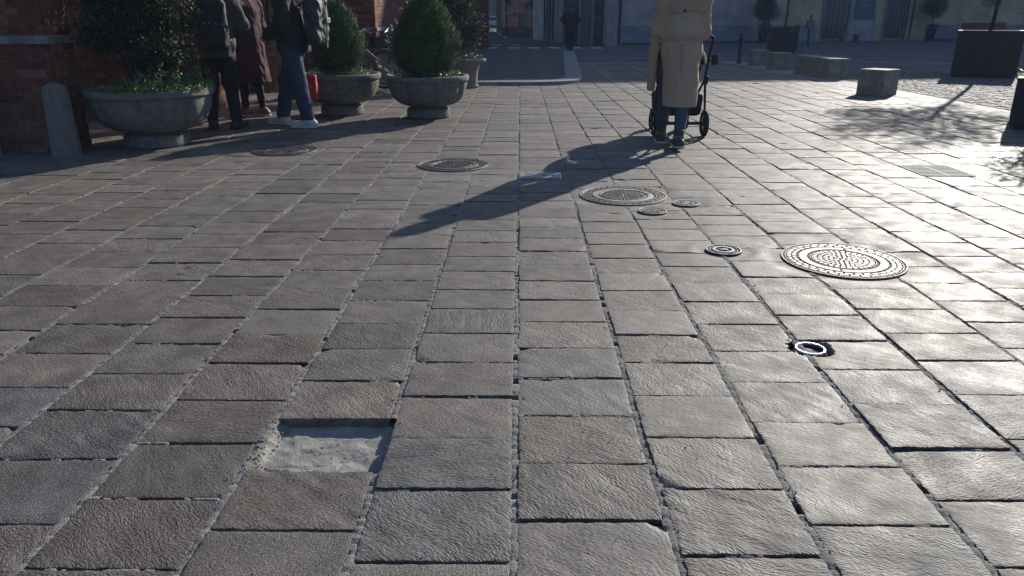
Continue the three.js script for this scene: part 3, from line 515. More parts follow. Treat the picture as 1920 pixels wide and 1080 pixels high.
// ================================================================ brick building on the left
{ const bld = thing('brick_building', 'red brick building with stepped piers and a pale stone ledge along the left', 'building', [0, 0, 0]);
  const core = [], bricks = [], unit = [0, 1, 2, 3].map(() => { const g = new THREE.BoxGeometry(1, 1, 1, 1, 1, 1); return g; });
  const H = 6.2;
  // outline in plan (x, zf), walked with the building on the left hand: [from, to, outward normal]
  const X0 = -4.34, XR = -4.78, XS = -2.88, XE = -1.4;
  const XD = -5.7;
  const faces = [
    { a: [-7.0, 7.1], b: [X0, 7.1], n: [0, -1] }, { a: [X0, 7.1], b: [X0, 7.52], n: [1, 0] },
    { a: [XD, 7.52], b: [XD, 10.5], n: [1, 0] }, { a: [XD, 10.5], b: [X0, 10.5], n: [0, -1] }, { a: [X0, 10.5], b: [X0, 12.0], n: [1, 0] },
    { a: [XR, 12.0], b: [XR, 13.5], n: [1, 0] }, { a: [XR, 13.5], b: [X0, 13.5], n: [0, -1] }, { a: [X0, 13.5], b: [X0, 14.6], n: [1, 0] },
    { a: [XR, 14.6], b: [XR, 15.6], n: [1, 0] }, { a: [XR, 15.6], b: [XS, 15.6], n: [0, -1] }, { a: [XS, 15.6], b: [XS, 20.0], n: [1, 0] }, { a: [XS, 20], b: [XS, 34.5], n: [1, 0], plain: 1 },
    { a: [XS, 34.5], b: [XE, 34.5], n: [0, -1] }, { a: [XE, 34.5], b: [XE, 47], n: [1, 0], plain: 1 },
  ];
  // solid core, 6 mm behind the brick faces
  const blk = (x0, x1, z0, z1, h = H) => box(x1 - x0, h + 0.3, z1 - z0, (x0 + x1) / 2, h / 2 - 0.15, -(z0 + z1) / 2);
  const e = 0.007;
  part('wall', [blk(-12, XD - e, 7.4, 46), blk(-12, X0 - e, 7.1 + e, 7.52 - e), blk(XD - 0.3, XR - e, 10.5 + e + 0.02, 46.02, H - 0.01), blk(XR - 0.3, X0 - e, 10.5 + e, 12.0 - e), blk(XR - 0.3, X0 - e, 13.5 + e, 14.6 - e), blk(XR - 0.3, XS - e, 15.6 + e, 40), blk(XS - 0.3, XE - e, 34.5 + e, 35.6)], M.brickMortar, bld, 'brick wall core showing as mortar joints');
  const PH = 0.077, BL = 0.25;
  const TON = [[0.36, 0.105, 0.055], [0.30, 0.09, 0.05], [0.40, 0.15, 0.085], [0.26, 0.075, 0.045], [0.38, 0.18, 0.105], [0.44, 0.22, 0.13], [0.32, 0.125, 0.07]];
  for (const f of faces) {
    if (f.plain) { continue; }
    const L = Math.hypot(f.b[0] - f.a[0], f.b[1] - f.a[1]), dx = (f.b[0] - f.a[0]) / L, dz = (f.b[1] - f.a[1]) / L;
    for (let c = 0; c * PH < H - 0.1; c++) {
      const y = c * PH + PH / 2; if (y > 0.985 && y < 1.075) continue;
      let s = (c % 2 ? -0.125 : 0) + rr(-0.012, 0.012), n = 0;
      while (s < L - 0.015) {
        const len = (n++ + c) % 4 === 1 ? 0.12 : BL, s0 = Math.max(0, s), s1 = Math.min(L, s + len); s += len + 0.011;
        if (s1 - s0 < 0.03) continue;
        const m = (s0 + s1) / 2, x = f.a[0] + dx * m, z = f.a[1] + dz * m;
        const out = rr(-0.0035, 0.0025), p = project(x, y, z), seen = p[0] > -20 && p[0] < 1940 && p[1] > -15 && p[1] < 420;
        bricks.push({ x: x - f.n[0] * (0.02 - out), y, z: z - f.n[1] * (0.02 - out), w: s1 - s0, turn: Math.abs(dx) > 0.5 ? 0 : Math.PI / 2, size: seen ? 1 / p[2] / p[2] : 0, tone: TON[Math.floor(R() * TON.length)], t: rr(0.75, 1.15), tilt: rr(-0.006, 0.006) });
      }
    }
  }
  bricks.sort((a, b) => b.size - a.size);
  const lens = [0.25, 0.12], geo = new Map(), merged = [];
  const brickGeo = (w, b) => { const g = new THREE.BoxGeometry(w, 0.0655, 0.04, 3, 1, 1), p = g.attributes.position; for (let i = 0; i < p.count; i++) p.setXYZ(i, p.getX(i) + rr(-0.002, 0.002), p.getY(i) + rr(-0.0025, 0.0025), p.getZ(i) + rr(-0.0015, 0.0015)); g.rotateZ(b.tilt); g.rotateY(b.turn); return tint(metricUV(move(g, b.x, b.y, -b.z)), ...b.tone.map((v) => v * b.t)); };
  bricks.forEach((b, i) => { const g = brickGeo(b.w, b); if (i < 300) part('brick' + (i ? '_' + String(i).padStart(3, '0') : ''), g, M.brick, bld); else merged.push(g); });
  part('upper_bricks', merged, M.brick, bld, 'remaining bricks of the walls').userData.kind = 'stuff';
  // pale stone ledge at the top of the plinth, wrapped round the piers
  const lg = (x0, x1, z0, z1) => part('ledge', rbox(x1 - x0, 0.072, z1 - z0, 0.006, (x0 + x1) / 2, 1.03, -(z0 + z1) / 2), M.ledge, bld);
  lg(-5.16, X0 + 0.03, 7.07, 7.28); lg(-6.4, -5.168, 7.07, 7.28); lg(X0 - 0.1, X0 + 0.029, 7.285, 7.54); lg(XD - 0.1, X0 + 0.03, 10.47, 10.75); lg(X0 - 0.1, X0 + 0.029, 10.755, 12.02); lg(XR - 0.1, X0 + 0.03, 13.47, 13.75); lg(X0 - 0.1, X0 + 0.029, 13.755, 14.62); lg(XR - 0.1, XR + 0.028, 12.03, 13.46); lg(XR - 0.1, XR + 0.028, 14.63, 15.56); lg(XR + 0.04, XS + 0.03, 15.57, 15.8); lg(XS - 0.1, XS + 0.028, 15.81, 20);
  part('cornice', [rbox(8, 0.25, 40.4, 0.03, -8.05 + XR + 4.6, H + 0.12, -27), rbox(3, 0.25, 31.8, 0.03, XS - 1.3, H + 0.12, -31.2)], M.ledge, bld);
  const rf = new THREE.CylinderGeometry(0.01, 4.6, 2.2, 4, 1); rf.rotateY(Math.PI / 4); rf.scale(1, 1, 6.2); part('roof', metricUV(move(rf, -8.2, H + 1.3, -27)), M.roof, bld); }
// downpipe at the very left edge
{ const t = thing('drainpipe', 'grey drainpipe on the brick wall at the left edge', 'drainpipe', XZ(-4.93, 0, 6.98));
  part('pipe', rod([0, 0, 0], [0, 6, 0], 0.045), M.zinc, t); part('collar', [rod([0, 0.17, 0], [0, 0.21, 0], 0.054)], M.zinc, t); part('bracket', box(0.03, 0.04, 0.12, 0, 1.3, -0.06), M.zinc, t); }

// ================================================================ far buildings round the square
function frameOf(P, Q) { const d = [Q[0] - P[0], Q[1] - P[1]], L = Math.hypot(...d), m = new THREE.Matrix4(), ux = vec(d[0] / L, 0, -d[1] / L), uy = vec(0, 1, 0), uz = ux.clone().cross(uy); m.makeBasis(ux, uy, uz).setPosition(P[0], 0, -P[1]); return { L, m, on: (g) => { g = g.clone(); g.applyMatrix4(m); return g; }, P, Q }; }
// pixel -> place on a facade: metres along it and height
function onFacade(f, px, py) { const [rx, ry, rz] = rayOf(px, py), [x0, z0] = f.P, dx = (f.Q[0] - x0) / f.L, dz = (f.Q[1] - z0) / f.L, den = rx * dz - rz * dx, t = (x0 * dz - z0 * dx) / den, X = rx * t, Z = rz * t; return [(X - x0) * dx + (Z - z0) * dz, CAM_H + ry * t]; }
function windowOn(f, b, s, y, w, h, cols, rows, m = M.frame, name = 'window', depth = 0.10) {       // real opening lining, panes, bars
  const win = part(name, [box(w + 0.14, 0.09, depth + 0.07, s, y + h + 0.045, 0.02), box(w + 0.14, 0.07, depth + 0.12, s, y - 0.035, 0.03), box(0.07, h, depth + 0.05, s - w / 2 - 0.035, y + h / 2, 0.015), box(0.07, h, depth + 0.05, s + w / 2 + 0.035, y + h / 2, 0.015)].map(f.on), M.stoneTrim, b);
  for (let i = 0; i < cols; i++) for (let j = 0; j < rows; j++) part('pane', f.on(box(w / cols - 0.03, h / rows - 0.03, 0.012, s - w / 2 + (i + 0.5) * w / cols, y + (j + 0.5) * h / rows, 0.012)), M.glass, win);
  const bars = []; for (let i = 0; i <= cols; i++) bars.push(box(0.035, h, 0.05, s - w / 2 + i * w / cols, y + h / 2, 0.03)); for (let j = 0; j <= rows; j++) bars.push(box(w, 0.035, 0.044, s, y + j * h / rows, 0.03));
  part('glazing_bars', bars.map(f.on), m, win);
  return win;
}
const F1 = [4.3, 39.7], F2 = [15.6, 47.1], F3 = [22.4, 49.8], F4 = [46, 52.9], FS = [1.5, 49.2], FT = [0.85, 54];
const HB = 16.3;
function prism(pts, y0, y1) { const s = new THREE.Shape(); pts.forEach(([x, z], i) => i ? s.lineTo(x, z) : s.moveTo(x, z)); const g = new THREE.ExtrudeGeometry(s, { depth: y1 - y0, bevelEnabled: false }); g.rotateX(-Math.PI / 2); return metricUV(move(g, 0, y0, 0)); }
{ const b = thing('corner_house', 'pinkish plastered corner house with blue grey base behind the woman', 'building');
  const FM = [F1[0] + (F2[0] - F1[0]) * 0.45, F1[1] + (F2[1] - F1[1]) * 0.45];
  part('wall', prism([FM, F2, [19, 66], [11, 66]], -0.2, HB - 2.0), M.plasterPink, b); part('wing_wall', prism([F1, FM, [10.99, 66], [2, 66], FT, FS], -0.2, 8.6), M.plasterPink, b); part('wing_roof', prism([[F1[0] - 0.4, F1[1] - 0.4], [FM[0] - 0.02, FM[1] - 0.2], [10.9, 66], [1.7, 66], [FS[0] - 0.4, FS[1]]], 8.605, 8.85), M.roof, b);
  part('roof', prism([[FM[0], FM[1] - 0.3], [F2[0], F2[1] - 0.3], [19, 66], [11, 66]], HB - 1.995, HB - 1.7), M.roof, b);
  const f = frameOf(F1, F2), g = frameOf(FS, F1);
  part('base_course', f.on(box(f.L - 1.1, 0.98, 0.03, f.L / 2 + 0.55, 0.44, 0.012)), M.dado, b);
  part('corner_pilaster', f.on(box(0.62, 5, 0.06, 0.36, 2.4, 0.025)), M.plasterGrey, b);
  part('skirting', f.on(box(f.L - 1.1, 0.10, 0.05, f.L / 2 + 0.55, 0.04, 0.03)), M.plasterDark, b);
  part('drainpipe', [rod([0.86, 0, 0.08], [0.86, 14, 0.08], 0.055)].map(f.on), M.darkMetal, b);
  // street side: shutters and door posts between dark doorways
  const L = g.L; for (const [s, w, m, nm] of [[L - 0.9, 1.1, M.timber, 'door'], [L - 2.7, 1.3, M.frame, 'door'], [L - 5.0, 2.3, M.timber, 'gate_door']]) { const d = part(nm, g.on(box(w, 2.5, 0.06, s, 1.2, 0.02)), m, b); part('door_rail', [0.5, 1.3, 2.1].map((y) => g.on(box(w - 0.2, 0.07, 0.03, s, y, 0.06))), M.frame, d); part('door_knob', g.on(move(new THREE.SphereGeometry(0.04, 10, 8), s + w * 0.36, 1.05, 0.08)), M.steel, d); }
  for (const s of [L - 1.72, L - 3.55, L - 6.4]) part('door_post', g.on(box(0.28, 3.2, 0.10, s, 1.5, 0.03)), M.plasterGrey, b);
  part('street_wall', g.on(box(2.6, 6, 0.05, 1.35, 2.9, 0.01)), M.plasterGrey, b);
  for (const s of [0.25, 0.85, 1.35, 1.9]) part('pipe', g.on(rod([s, 0, 0.1], [s, s > 1 ? 2.4 : 8, 0.1], 0.045)), M.darkMetal, b);
  for (let fl = 1; fl < 5; fl++) for (let i = fl > 1 ? 2 : 0; i < 4; i++) windowOn(f, b, 2 + i * 3.1, fl * 3.1 + 0.7, 1.0, 1.6, 2, 3); }
{ const b = thing('yellow_house', 'yellow plastered house with blue grey base at the back of the square', 'building');
  part('wall', prism([F2, F3, F4, [46, 64], [19, 66]], -0.2, HB), M.plasterYellow, b);
  part('roof', prism([[F2[0], F2[1] - 0.25], [F3[0], F3[1] - 0.25], [F4[0] + 0.3, F4[1] - 0.25], [46.3, 64.3], [19, 66.3]], HB + 0.005, HB + 0.3), M.roof, b);
  const f = frameOf(F2, F3), g = frameOf(F3, F4);
  const [d0] = onFacade(f, 1537, 60), [d1] = onFacade(f, 1587, 60), [n0] = onFacade(f, 1588, 60), [n1] = onFacade(f, 1639, 60);
  part('base_course', [f.on(box(d0 - 0.25, 0.98, 0.03, (d0 - 0.25) / 2, 0.44, 0.012))], M.dado, b); part('base_course', g.on(box(g.L - 3.4, 0.98, 0.03, g.L / 2 + 1.7, 0.44, 0.012)), M.dado, b);
  part('skirting', g.on(box(g.L - 3.4, 0.10, 0.05, g.L / 2 + 1.7, 0.04, 0.03)), M.plasterDark, b);
  windowOn(f, b, (d0 + d1) / 2, 0.12, d1 - d0 - 0.15, 2.7, 5, 8, M.frame, 'glazed_door');
  const w2 = onFacade(g, 1652, 60)[0], w3 = onFacade(g, 1692, 60)[0]; windowOn(g, b, (w2 + w3) / 2, 0.12, w3 - w2 - 0.15, 2.7, 5, 8, M.frame, 'glazed_door');
  part('panel', f.on(box(n1 - n0 - 0.08, 3.2, 0.05, (n0 + n1) / 2, 1.55, 0.02)), M.plasterGrey, b, 'pale wall panel between the two glazed doors');
  for (const q of [-0.02, 0.36]) part('pipe', g.on(rod([w3 + 0.1 + q, 0, 0.08], [w3 + 0.1 + q, 9, 0.08], 0.05)), M.darkMetal, b);
  for (const px of [1760, 1860]) { const [s, y] = onFacade(g, px, 7); windowOn(g, b, s, y, 1.1, 1.5, 2, 2); }
  for (let fl = 1; fl < 5; fl++) for (let i = 0; i < 8; i++) windowOn(g, b, 1.6 + i * 2.7, fl * 3.2 + 1.0, 1.0, 1.6, 2, 3);
  // notice board with a pale curved mark
  const [s0, y0] = onFacade(f, 1600, 34), [s1] = onFacade(f, 1634, 34); const nb = thing('notice_board', 'dark blue notice board on the pale panel between glazed doors', 'notice board');
  part('board', f.on(box(s1 - s0, 1.9, 0.05, (s0 + s1) / 2, y0 + 0.95, 0.09)), mat([0.05, 0.085, 0.14], 0.4), nb); part('board_frame', [[s0, 0.05, 1.95], [s1, 0.05, 1.95]].map(([s, w, h]) => f.on(box(w, h, 0.07, s, y0 + 0.95, 0.09))).concat([f.on(box(s1 - s0, 0.06, 0.075, (s0 + s1) / 2, y0, 0.09)), f.on(box(s1 - s0, 0.06, 0.075, (s0 + s1) / 2, y0 + 1.92, 0.09))]), M.frame, nb);
  const arc = []; for (let i = 0; i <= 8; i++) { const a = Math.PI * (1.15 + 0.7 * i / 8); arc.push([(s0 + s1) / 2 + 0.22 * Math.cos(a), y0 + 0.78 + 0.09 * Math.sin(a), 0.122]); } part('pale_mark', [f.on(tube(arc, 0.022, 12, 6)), f.on(rod([(s0 + s1) / 2 + 0.02, y0 + 1.0, 0.122], [(s0 + s1) / 2 + 0.1, y0 + 1.35, 0.122], 0.018))], M.white, nb); }
// the orange house and what else stands down the street
{ const b = thing('orange_house', 'orange plastered house down the street on the left', 'building'); const P = [-1.55, 64], Q = [1.15, 62], f = frameOf(P, Q);
  part('wall', prism([P, Q, [4.4, 78], [-1.2, 80]], -0.2, 11), M.plasterOrange, b); part('roof', prism([[P[0] - 0.4, P[1] - 0.4], [Q[0] + 0.3, Q[1] - 0.4], [4.8, 78], [-1.5, 80]], 11.005, 11.3), M.roof, b);
  part('base_course', f.on(box(f.L, 0.75, 0.04, f.L / 2, 0.3, 0.015)), M.plasterDark, b);
  windowOn(f, b, 1.85, 3.15, 0.95, 1.4, 2, 2); windowOn(f, b, 2.1, 0.35, 0.62, 1.35, 1, 1, M.stoneTrim, 'shop_window'); part('string_course', f.on(box(1.9, 0.08, 0.08, 1.85, 2.35, 0.03)), M.stoneTrim, b);
  part('awning', f.on(box(0.72, 0.16, 0.5, 1.15, 1.75, 0.22)), M.plasterGrey, b); part('pipe', f.on(rod([0.55, 0, 0.08], [0.55, 10, 0.08], 0.05)), M.darkMetal, b); part('lamp_bracket', f.on(move(new THREE.SphereGeometry(0.22, 12, 10), 0.82, 2.7, 0.3)), M.darkMetal, b); }
{ const s = thing('street_sign', 'blue street sign on a post before the orange house', 'sign', XZ(0.66, 0, 55.5)); part('post', rod([0.1, 0, 0], [0.1, 2.75, 0], 0.04), M.zinc, s); part('plate', rbox(0.55, 0.42, 0.04, 0.01, -0.06, 2.15, 0.02), mat([0.02, 0.06, 0.22], 0.5), s); part('pictogram', box(0.2, 0.05, 0.006, -0.06, 2.1, 0.045), M.white, s); part('upper_plate', rbox(0.3, 0.3, 0.03, 0.01, 0.16, 2.52, 0.02), mat([0.03, 0.04, 0.09], 0.5), s); }
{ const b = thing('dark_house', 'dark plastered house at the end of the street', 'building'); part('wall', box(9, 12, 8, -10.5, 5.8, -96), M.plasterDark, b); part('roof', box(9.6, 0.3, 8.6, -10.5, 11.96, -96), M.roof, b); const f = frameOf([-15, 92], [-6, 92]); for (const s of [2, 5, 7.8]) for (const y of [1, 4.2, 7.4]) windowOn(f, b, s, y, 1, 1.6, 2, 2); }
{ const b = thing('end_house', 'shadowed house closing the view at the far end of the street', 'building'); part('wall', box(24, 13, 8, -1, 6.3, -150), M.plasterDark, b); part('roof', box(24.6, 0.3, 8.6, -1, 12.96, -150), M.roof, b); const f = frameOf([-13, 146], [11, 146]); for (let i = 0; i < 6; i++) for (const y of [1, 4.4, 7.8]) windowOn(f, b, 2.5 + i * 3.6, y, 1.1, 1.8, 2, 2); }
{ const b = thing('brown_house', 'brown house between the car and the orange house', 'building'); part('wall', prism([[-2.7, 88], [-1.45, 72], [1, 80], [0, 96]], -0.2, 9), mat([0.13, 0.105, 0.09], 0.9, { map: again(T_streak, 0.3) }), b); const f = frameOf([-2.7, 88], [-1.45, 72]); windowOn(f, b, 9, 1.0, 0.9, 1.5, 1, 2); windowOn(f, b, 13, 3.6, 0.9, 1.5, 1, 2); part('roof', prism([[-3.1, 88], [-1.8, 71.6], [1, 80], [0, 96.4]], 9.005, 9.3), M.roof, b); }

// ================================================================ stone blocks, bollards, planter boxes
function stoneBlock(name, label, x, z, w, l, turn, group) {
  const g = new RoundedBoxGeometry(w, 0.43, l, 3, 0.018), p = g.attributes.position; for (let i = 0; i < p.count; i++) { const a = p.getX(i), b = p.getY(i), c = p.getZ(i); const q = 0.006 * noise2(a * 9 + x, c * 9 + b * 7); p.setXYZ(i, a + q, b + q * 0.5, c + q); }
  return solo(name, metricUV(move(g, 0, 0.205, 0)), M.travertine, label, 'stone block', XZ(x, 0, z), turn, group);
}
stoneBlock('stone_cube', 'sunlit stone cube seat nearest the camera with a sharp shadow', 6.12, 13.2, 0.47, 0.47, 0.62, 'stone block seats along the pale band');
stoneBlock('stone_bench', 'long stone block bench behind the sunlit cube', 6.86, 17.75, 0.44, 1.95, 0.03, 'stone block seats along the pale band');
stoneBlock('stone_cube', 'stone cube seat in shade just beyond the long block bench', 6.72, 20.2, 0.47, 0.47, 0.05, 'stone block seats along the pale band');
stoneBlock('stone_cube', 'farthest stone cube seat in shade, next to the slim dark bollard', 6.69, 21.9, 0.43, 0.45, 0.04, 'stone block seats along the pale band');
{ const t = thing('granite_bollard', 'short round granite bollard beside the big planter on the left', 'bollard', XZ(-4.28, 0, 6.98));
  part('shaft', lathe([[0.001, 0.66], [0.05, 0.655], [0.088, 0.635], [0.108, 0.60], [0.128, 0.02], [0.13, -0.02]], 28), M.granite, t); }
{ const t = thing('iron_bollard', 'slim dark iron bollard beside the farthest stone seat', 'bollard', XZ(6.46, 0, 22.95));
  part('post', lathe([[0.001, 0.85], [0.045, 0.84], [0.055, 0.8], [0.05, 0.62], [0.05, 0.1], [0.075, 0.06], [0.08, 0]], 16), M.darkMetal, t); part('collar', lathe([[0.05, 0.64], [0.07, 0.67], [0.07, 0.72], [0.05, 0.75]], 16), M.darkMetal, t); }
{ const t = thing('iron_bollard', 'dark bollard beside the grey sign box behind the far planter box', 'bollard', XZ(13.2, 0, 37.5)); part('post', lathe([[0.001, 1.0], [0.09, 0.98], [0.1, 0.9], [0.08, 0.8], [0.08, 0.1], [0.12, 0]], 14), M.darkMetal, t); }
{ const t = thing('sign_box', 'small grey box on a post behind the far planter box', 'sign', XZ(13.75, 0, 37.5)); part('post', rod([0, 0, 0], [0, 1.45, 0], 0.05), M.darkMetal, t); part('box', rbox(0.36, 0.42, 0.2, 0.02, 0.02, 1.0, 0), M.zinc, t); }
{ const t = thing('low_bench', 'low pale bench before the glazed doors', 'bench', XZ(18.9, 0, 45.2), 0.4); part('seat', rbox(1.5, 0.08, 0.45, 0.01, 0, 0.42, 0), M.granite, t); for (const s of [-0.55, 0.55]) part('leg', box(0.12, 0.38, 0.4, s, 0.19, 0), M.granite, t); }
{ const t = thing('red_bench', 'dark red bench behind the large planter box', 'bench', XZ(28.2, 0, 48.4), -0.1); part('seat', rbox(2.5, 0.08, 0.5, 0.01, 0, 0.5, 0), mat([0.14, 0.035, 0.035], 0.6), t); part('backrest', rbox(2.5, 0.45, 0.06, 0.01, 0, 0.83, 0.24), mat([0.14, 0.035, 0.035], 0.6), t); for (const s of [-1, 1]) part('leg', box(0.08, 0.46, 0.46, s, 0.23, 0), M.darkMetal, t); }
function planterBox(x, z, w, d, h, turn, label, taper = 0.0) {
  const t = thing('planter_box', label, 'planter box', XZ(x, 0, z), turn, 'dark metal planter boxes on the square'), k = 0.012;
  const side = (a, g) => part('side_panel', g, M.corten, t);
  side(0, rbox(w, h - 0.06, k, 0.004, 0, h / 2 + 0.03, d / 2)); side(1, rbox(w, h - 0.06, k, 0.004, 0, h / 2 + 0.03, -d / 2)); side(2, rbox(k, h - 0.06, d - 0.014, 0.004, w / 2 - k / 2, h / 2 + 0.03, 0)); side(3, rbox(k, h - 0.06, d - 0.014, 0.004, -w / 2 + k / 2, h / 2 + 0.03, 0));
  part('rim', [rbox(w + 0.03, 0.03, 0.09, 0.004, 0, h + 0.014, d / 2 - 0.03), rbox(w + 0.03, 0.03, 0.09, 0.004, 0, h + 0.014, -d / 2 + 0.03), rbox(0.09, 0.028, d - 0.16, 0.004, w / 2 - 0.03, h + 0.014, 0), rbox(0.09, 0.028, d - 0.16, 0.004, -w / 2 + 0.03, h + 0.014, 0)], M.corten, t);
  part('plinth', box(w - 0.1, 0.07, d - 0.1, 0, 0.035, 0), M.darkMetal, t);
  part('soil', box(w - 0.04, 0.05, d - 0.04, 0, h - 0.05, 0), M.soil, t);
  return t;
}
planterBox(10.54, 17.69, 1.25, 1.25, 0.96, -0.52, 'large dark planter box with a slim tree on the right');
planterBox(10.45, 31.3, 1.1, 1.1, 0.92, -0.3, 'far dark planter box in shade behind the stone seats');
planterBox(6.40, 9.02, 1.0, 1.0, 0.55, -0.56, 'low dark planter box cut by the right edge of the picture');
// ================================================================ plants
// many small leaves as two-triangle blades; each takes a position, direction, size and colour
function leafMesh() {
  const pos = [], nor = [], col = [], idx = [];
  return {
    add(p, dir, up, len, wid, c, fold = 0.25) {
      const s = dir.clone().cross(up).normalize(), n = s.clone().cross(dir).normalize(), b = pos.length / 3, mid = p.clone().addScaledVector(dir, len * 0.45);
      const q = [p, mid.clone().addScaledVector(s, wid / 2).addScaledVector(n, wid * fold), p.clone().addScaledVector(dir, len), mid.clone().addScaledVector(s, -wid / 2).addScaledVector(n, wid * fold)];
      for (const v of q) { pos.push(v.x, v.y, v.z); nor.push(n.x, n.y, n.z); col.push(c[0], c[1], c[2]); }
      idx.push(b, b + 1, b + 2, b, b + 2, b + 3);
    },
    build() { const g = new THREE.BufferGeometry(); g.setAttribute('position', new THREE.Float32BufferAttribute(pos, 3)); g.setAttribute('normal', new THREE.Float32BufferAttribute(nor, 3)); g.setAttribute('color', new THREE.Float32BufferAttribute(col, 3)); g.setAttribute('uv', new THREE.Float32BufferAttribute(new Float32Array(pos.length / 3 * 2), 2)); g.setIndex(idx); return g; },
  };
}
const rdir = (yBias = 0) => { const a = rr(0, Math.PI * 2), z = clamp(rr(-1, 1) + yBias, -1, 1), r = Math.sqrt(1 - z * z); return vec(r * Math.cos(a), z, r * Math.sin(a)); };
const varied = (c, v = 0.3) => { const t = rr(1 - v, 1 + v), w = rr(-0.12, 0.12); return [c[0] * t * (1 + w), c[1] * t, c[2] * t * (1 - w)]; };
function branches(base, top, spread, n, r, low = 0.2) {                  // limbs that leave a central stem
  const out = [], tips = []; out.push(tube([base, base.clone().lerp(top, 0.5).add(vec(rr(-0.03, 0.03), 0, rr(-0.03, 0.03))), top], r, 8, 6));
  for (let i = 0; i < n; i++) { const t = low + (1 - low) * (i + R()) / n, p = base.clone().lerp(top, t), a = i * 2.4 + rr(-0.4, 0.4), l = spread * rr(0.6, 1.05) * (1 - 0.35 * t), q = p.clone().add(vec(Math.cos(a) * l, l * rr(0.35, 0.9), Math.sin(a) * l)), m = p.clone().lerp(q, 0.5).add(vec(0, 0.1 * l, 0)); out.push(tube([p, m, q], r * 0.42, 5, 5)); tips.push(m, q); for (let k = 0; k < 2; k++) { const e = q.clone().add(vec(rr(-1, 1), rr(0, 1), rr(-1, 1)).multiplyScalar(l * 0.4)); out.push(tube([m.clone().lerp(q, 0.5), m.clone().lerp(e, 0.7), e], r * 0.25, 4, 4)); tips.push(e); } }
  return { wood: out, tips };
}
// broad-leaved shrub: clumps of leaves round the twig ends, with gaps
function leafyCrown(tips, clump, perTip, len, colors, o = {}) {
  const L = leafMesh();
  for (const t of tips) for (let i = 0; i < perTip; i++) { const d = rdir(0.1), p = t.clone().addScaledVector(d, clump * Math.pow(R(), 0.6)); if (o.keep && !o.keep(p)) continue; const dir = d.clone().add(rdir()).normalize(), l = len * rr(0.6, 1.25); L.add(p, dir, rdir(0.6), l, l * rr(0.42, 0.6), varied(colors[Math.floor(R() * colors.length)], 0.35)); }
  return L.build();
}
// conifer: upright feathery sprays over an egg-shaped body
function coniferCrown(r, h, n, colors, squash = 1) {
  const L = leafMesh();
  const rad = (t) => r * Math.pow(Math.sin(Math.PI * clamp(0.10 + 0.90 * t, 0, 1)), 0.62) * (1 - 0.30 * t) * 1.22;
  for (let i = 0; i < n; i++) {
    const t = Math.pow(R(), 0.85), a = rr(0, Math.PI * 2), lump = 1 + 0.20 * noise2(a * 1.6 + 7 + r * 9, t * 4) + 0.16 * noise2(a * 4, t * 11 + r * 5), rd = rad(t) * lump * (R() < 0.8 ? rr(0.80, 1.0) : rr(0.3, 0.85)) * (R() < 0.08 ? 1.08 : 1), p = vec(Math.cos(a) * rd, t * h, Math.sin(a) * rd);
    const out = vec(Math.cos(a), 0, Math.sin(a)), dir = out.clone().multiplyScalar(0.5 + 0.3 * (1 - t)).add(vec(0, 1, 0)).add(rdir().multiplyScalar(0.38)).normalize(), len = (R() < 0.1 ? rr(0.11, 0.16) : rr(0.05, 0.11)) * (r / 0.35);
    const c = varied(colors[Math.floor(R() * colors.length)], 0.28);
    L.add(p, dir, out, len, len * 0.16, c, 0);
    for (let k = 0; k < 4; k++) { const q = p.clone().addScaledVector(dir, len * rr(0.15, 0.75)), side = out.clone().cross(dir).normalize().multiplyScalar(k % 2 ? 1 : -1), d2 = dir.clone().multiplyScalar(0.8).add(side.multiplyScalar(0.7)).add(rdir().multiplyScalar(0.25)).normalize(); L.add(q, d2, out, len * 0.5, len * 0.10, c, 0); }
  }
  return L.build();
}
// stone bowl planter: eight shallow lobes, rolled rim, round foot
function bowl(label, x, z, Rr, Hh, turn, prof, m = M.castStone, lobes = 8, group = 'stone bowl planters in front of the brick building') {
  const t = thing('stone_planter', label, 'planter', XZ(x, 0, z), turn, group);
  const shape = (pts, lobed) => { const g = lathe(pts, 128), p = g.attributes.position; if (lobed) for (let i = 0; i < p.count; i++) { const px = p.getX(i), pz = p.getZ(i), y = p.getY(i), a = Math.atan2(pz, px), c = Math.abs(Math.sin(a * lobes / 2)), k = 1 - 0.075 * Math.pow(1 - c, 2.2) * smooth(Hh * 0.93, Hh * 0.8, y) * smooth(Hh * 0.2, Hh * 0.4, y) + 0.006 * noise2(a * 5, y * 12); p.setX(i, px * k); p.setZ(i, pz * k); } g.computeVertexNormals(); return metricUV(g); };
  for (const [nm, pts, lob] of prof(Rr, Hh)) part(nm, shape(pts, lob), m, t);
  part('soil', move(new THREE.CylinderGeometry(Rr * 0.86, Rr * 0.8, 0.05, 40), 0, Hh - 0.05, 0), M.soil, t);
  return t;
}
const bowlProf = (r, h) => [
  ['foot', [[0.001, 0], [r * 0.50, 0], [r * 0.525, 0.02], [r * 0.52, 0.105], [r * 0.49, 0.125], [r * 0.40, 0.135], [r * 0.37, 0.17]], false],
  ['bowl', [[r * 0.37, 0.150], [r * 0.53, 0.158], [r * 0.67, 0.182], [r * 0.785, 0.222], [r * 0.87, 0.28], [r * 0.925, 0.35], [r * 0.95, 0.42], [r * 0.955, h - 0.065]], true],
  ['rim', [[r * 0.945, h - 0.075], [r * 0.985, h - 0.068], [r, h - 0.05], [r, h - 0.015], [r * 0.985, h], [r * 0.91, h], [r * 0.89, h - 0.02], [r * 0.88, h - 0.06]], false]];
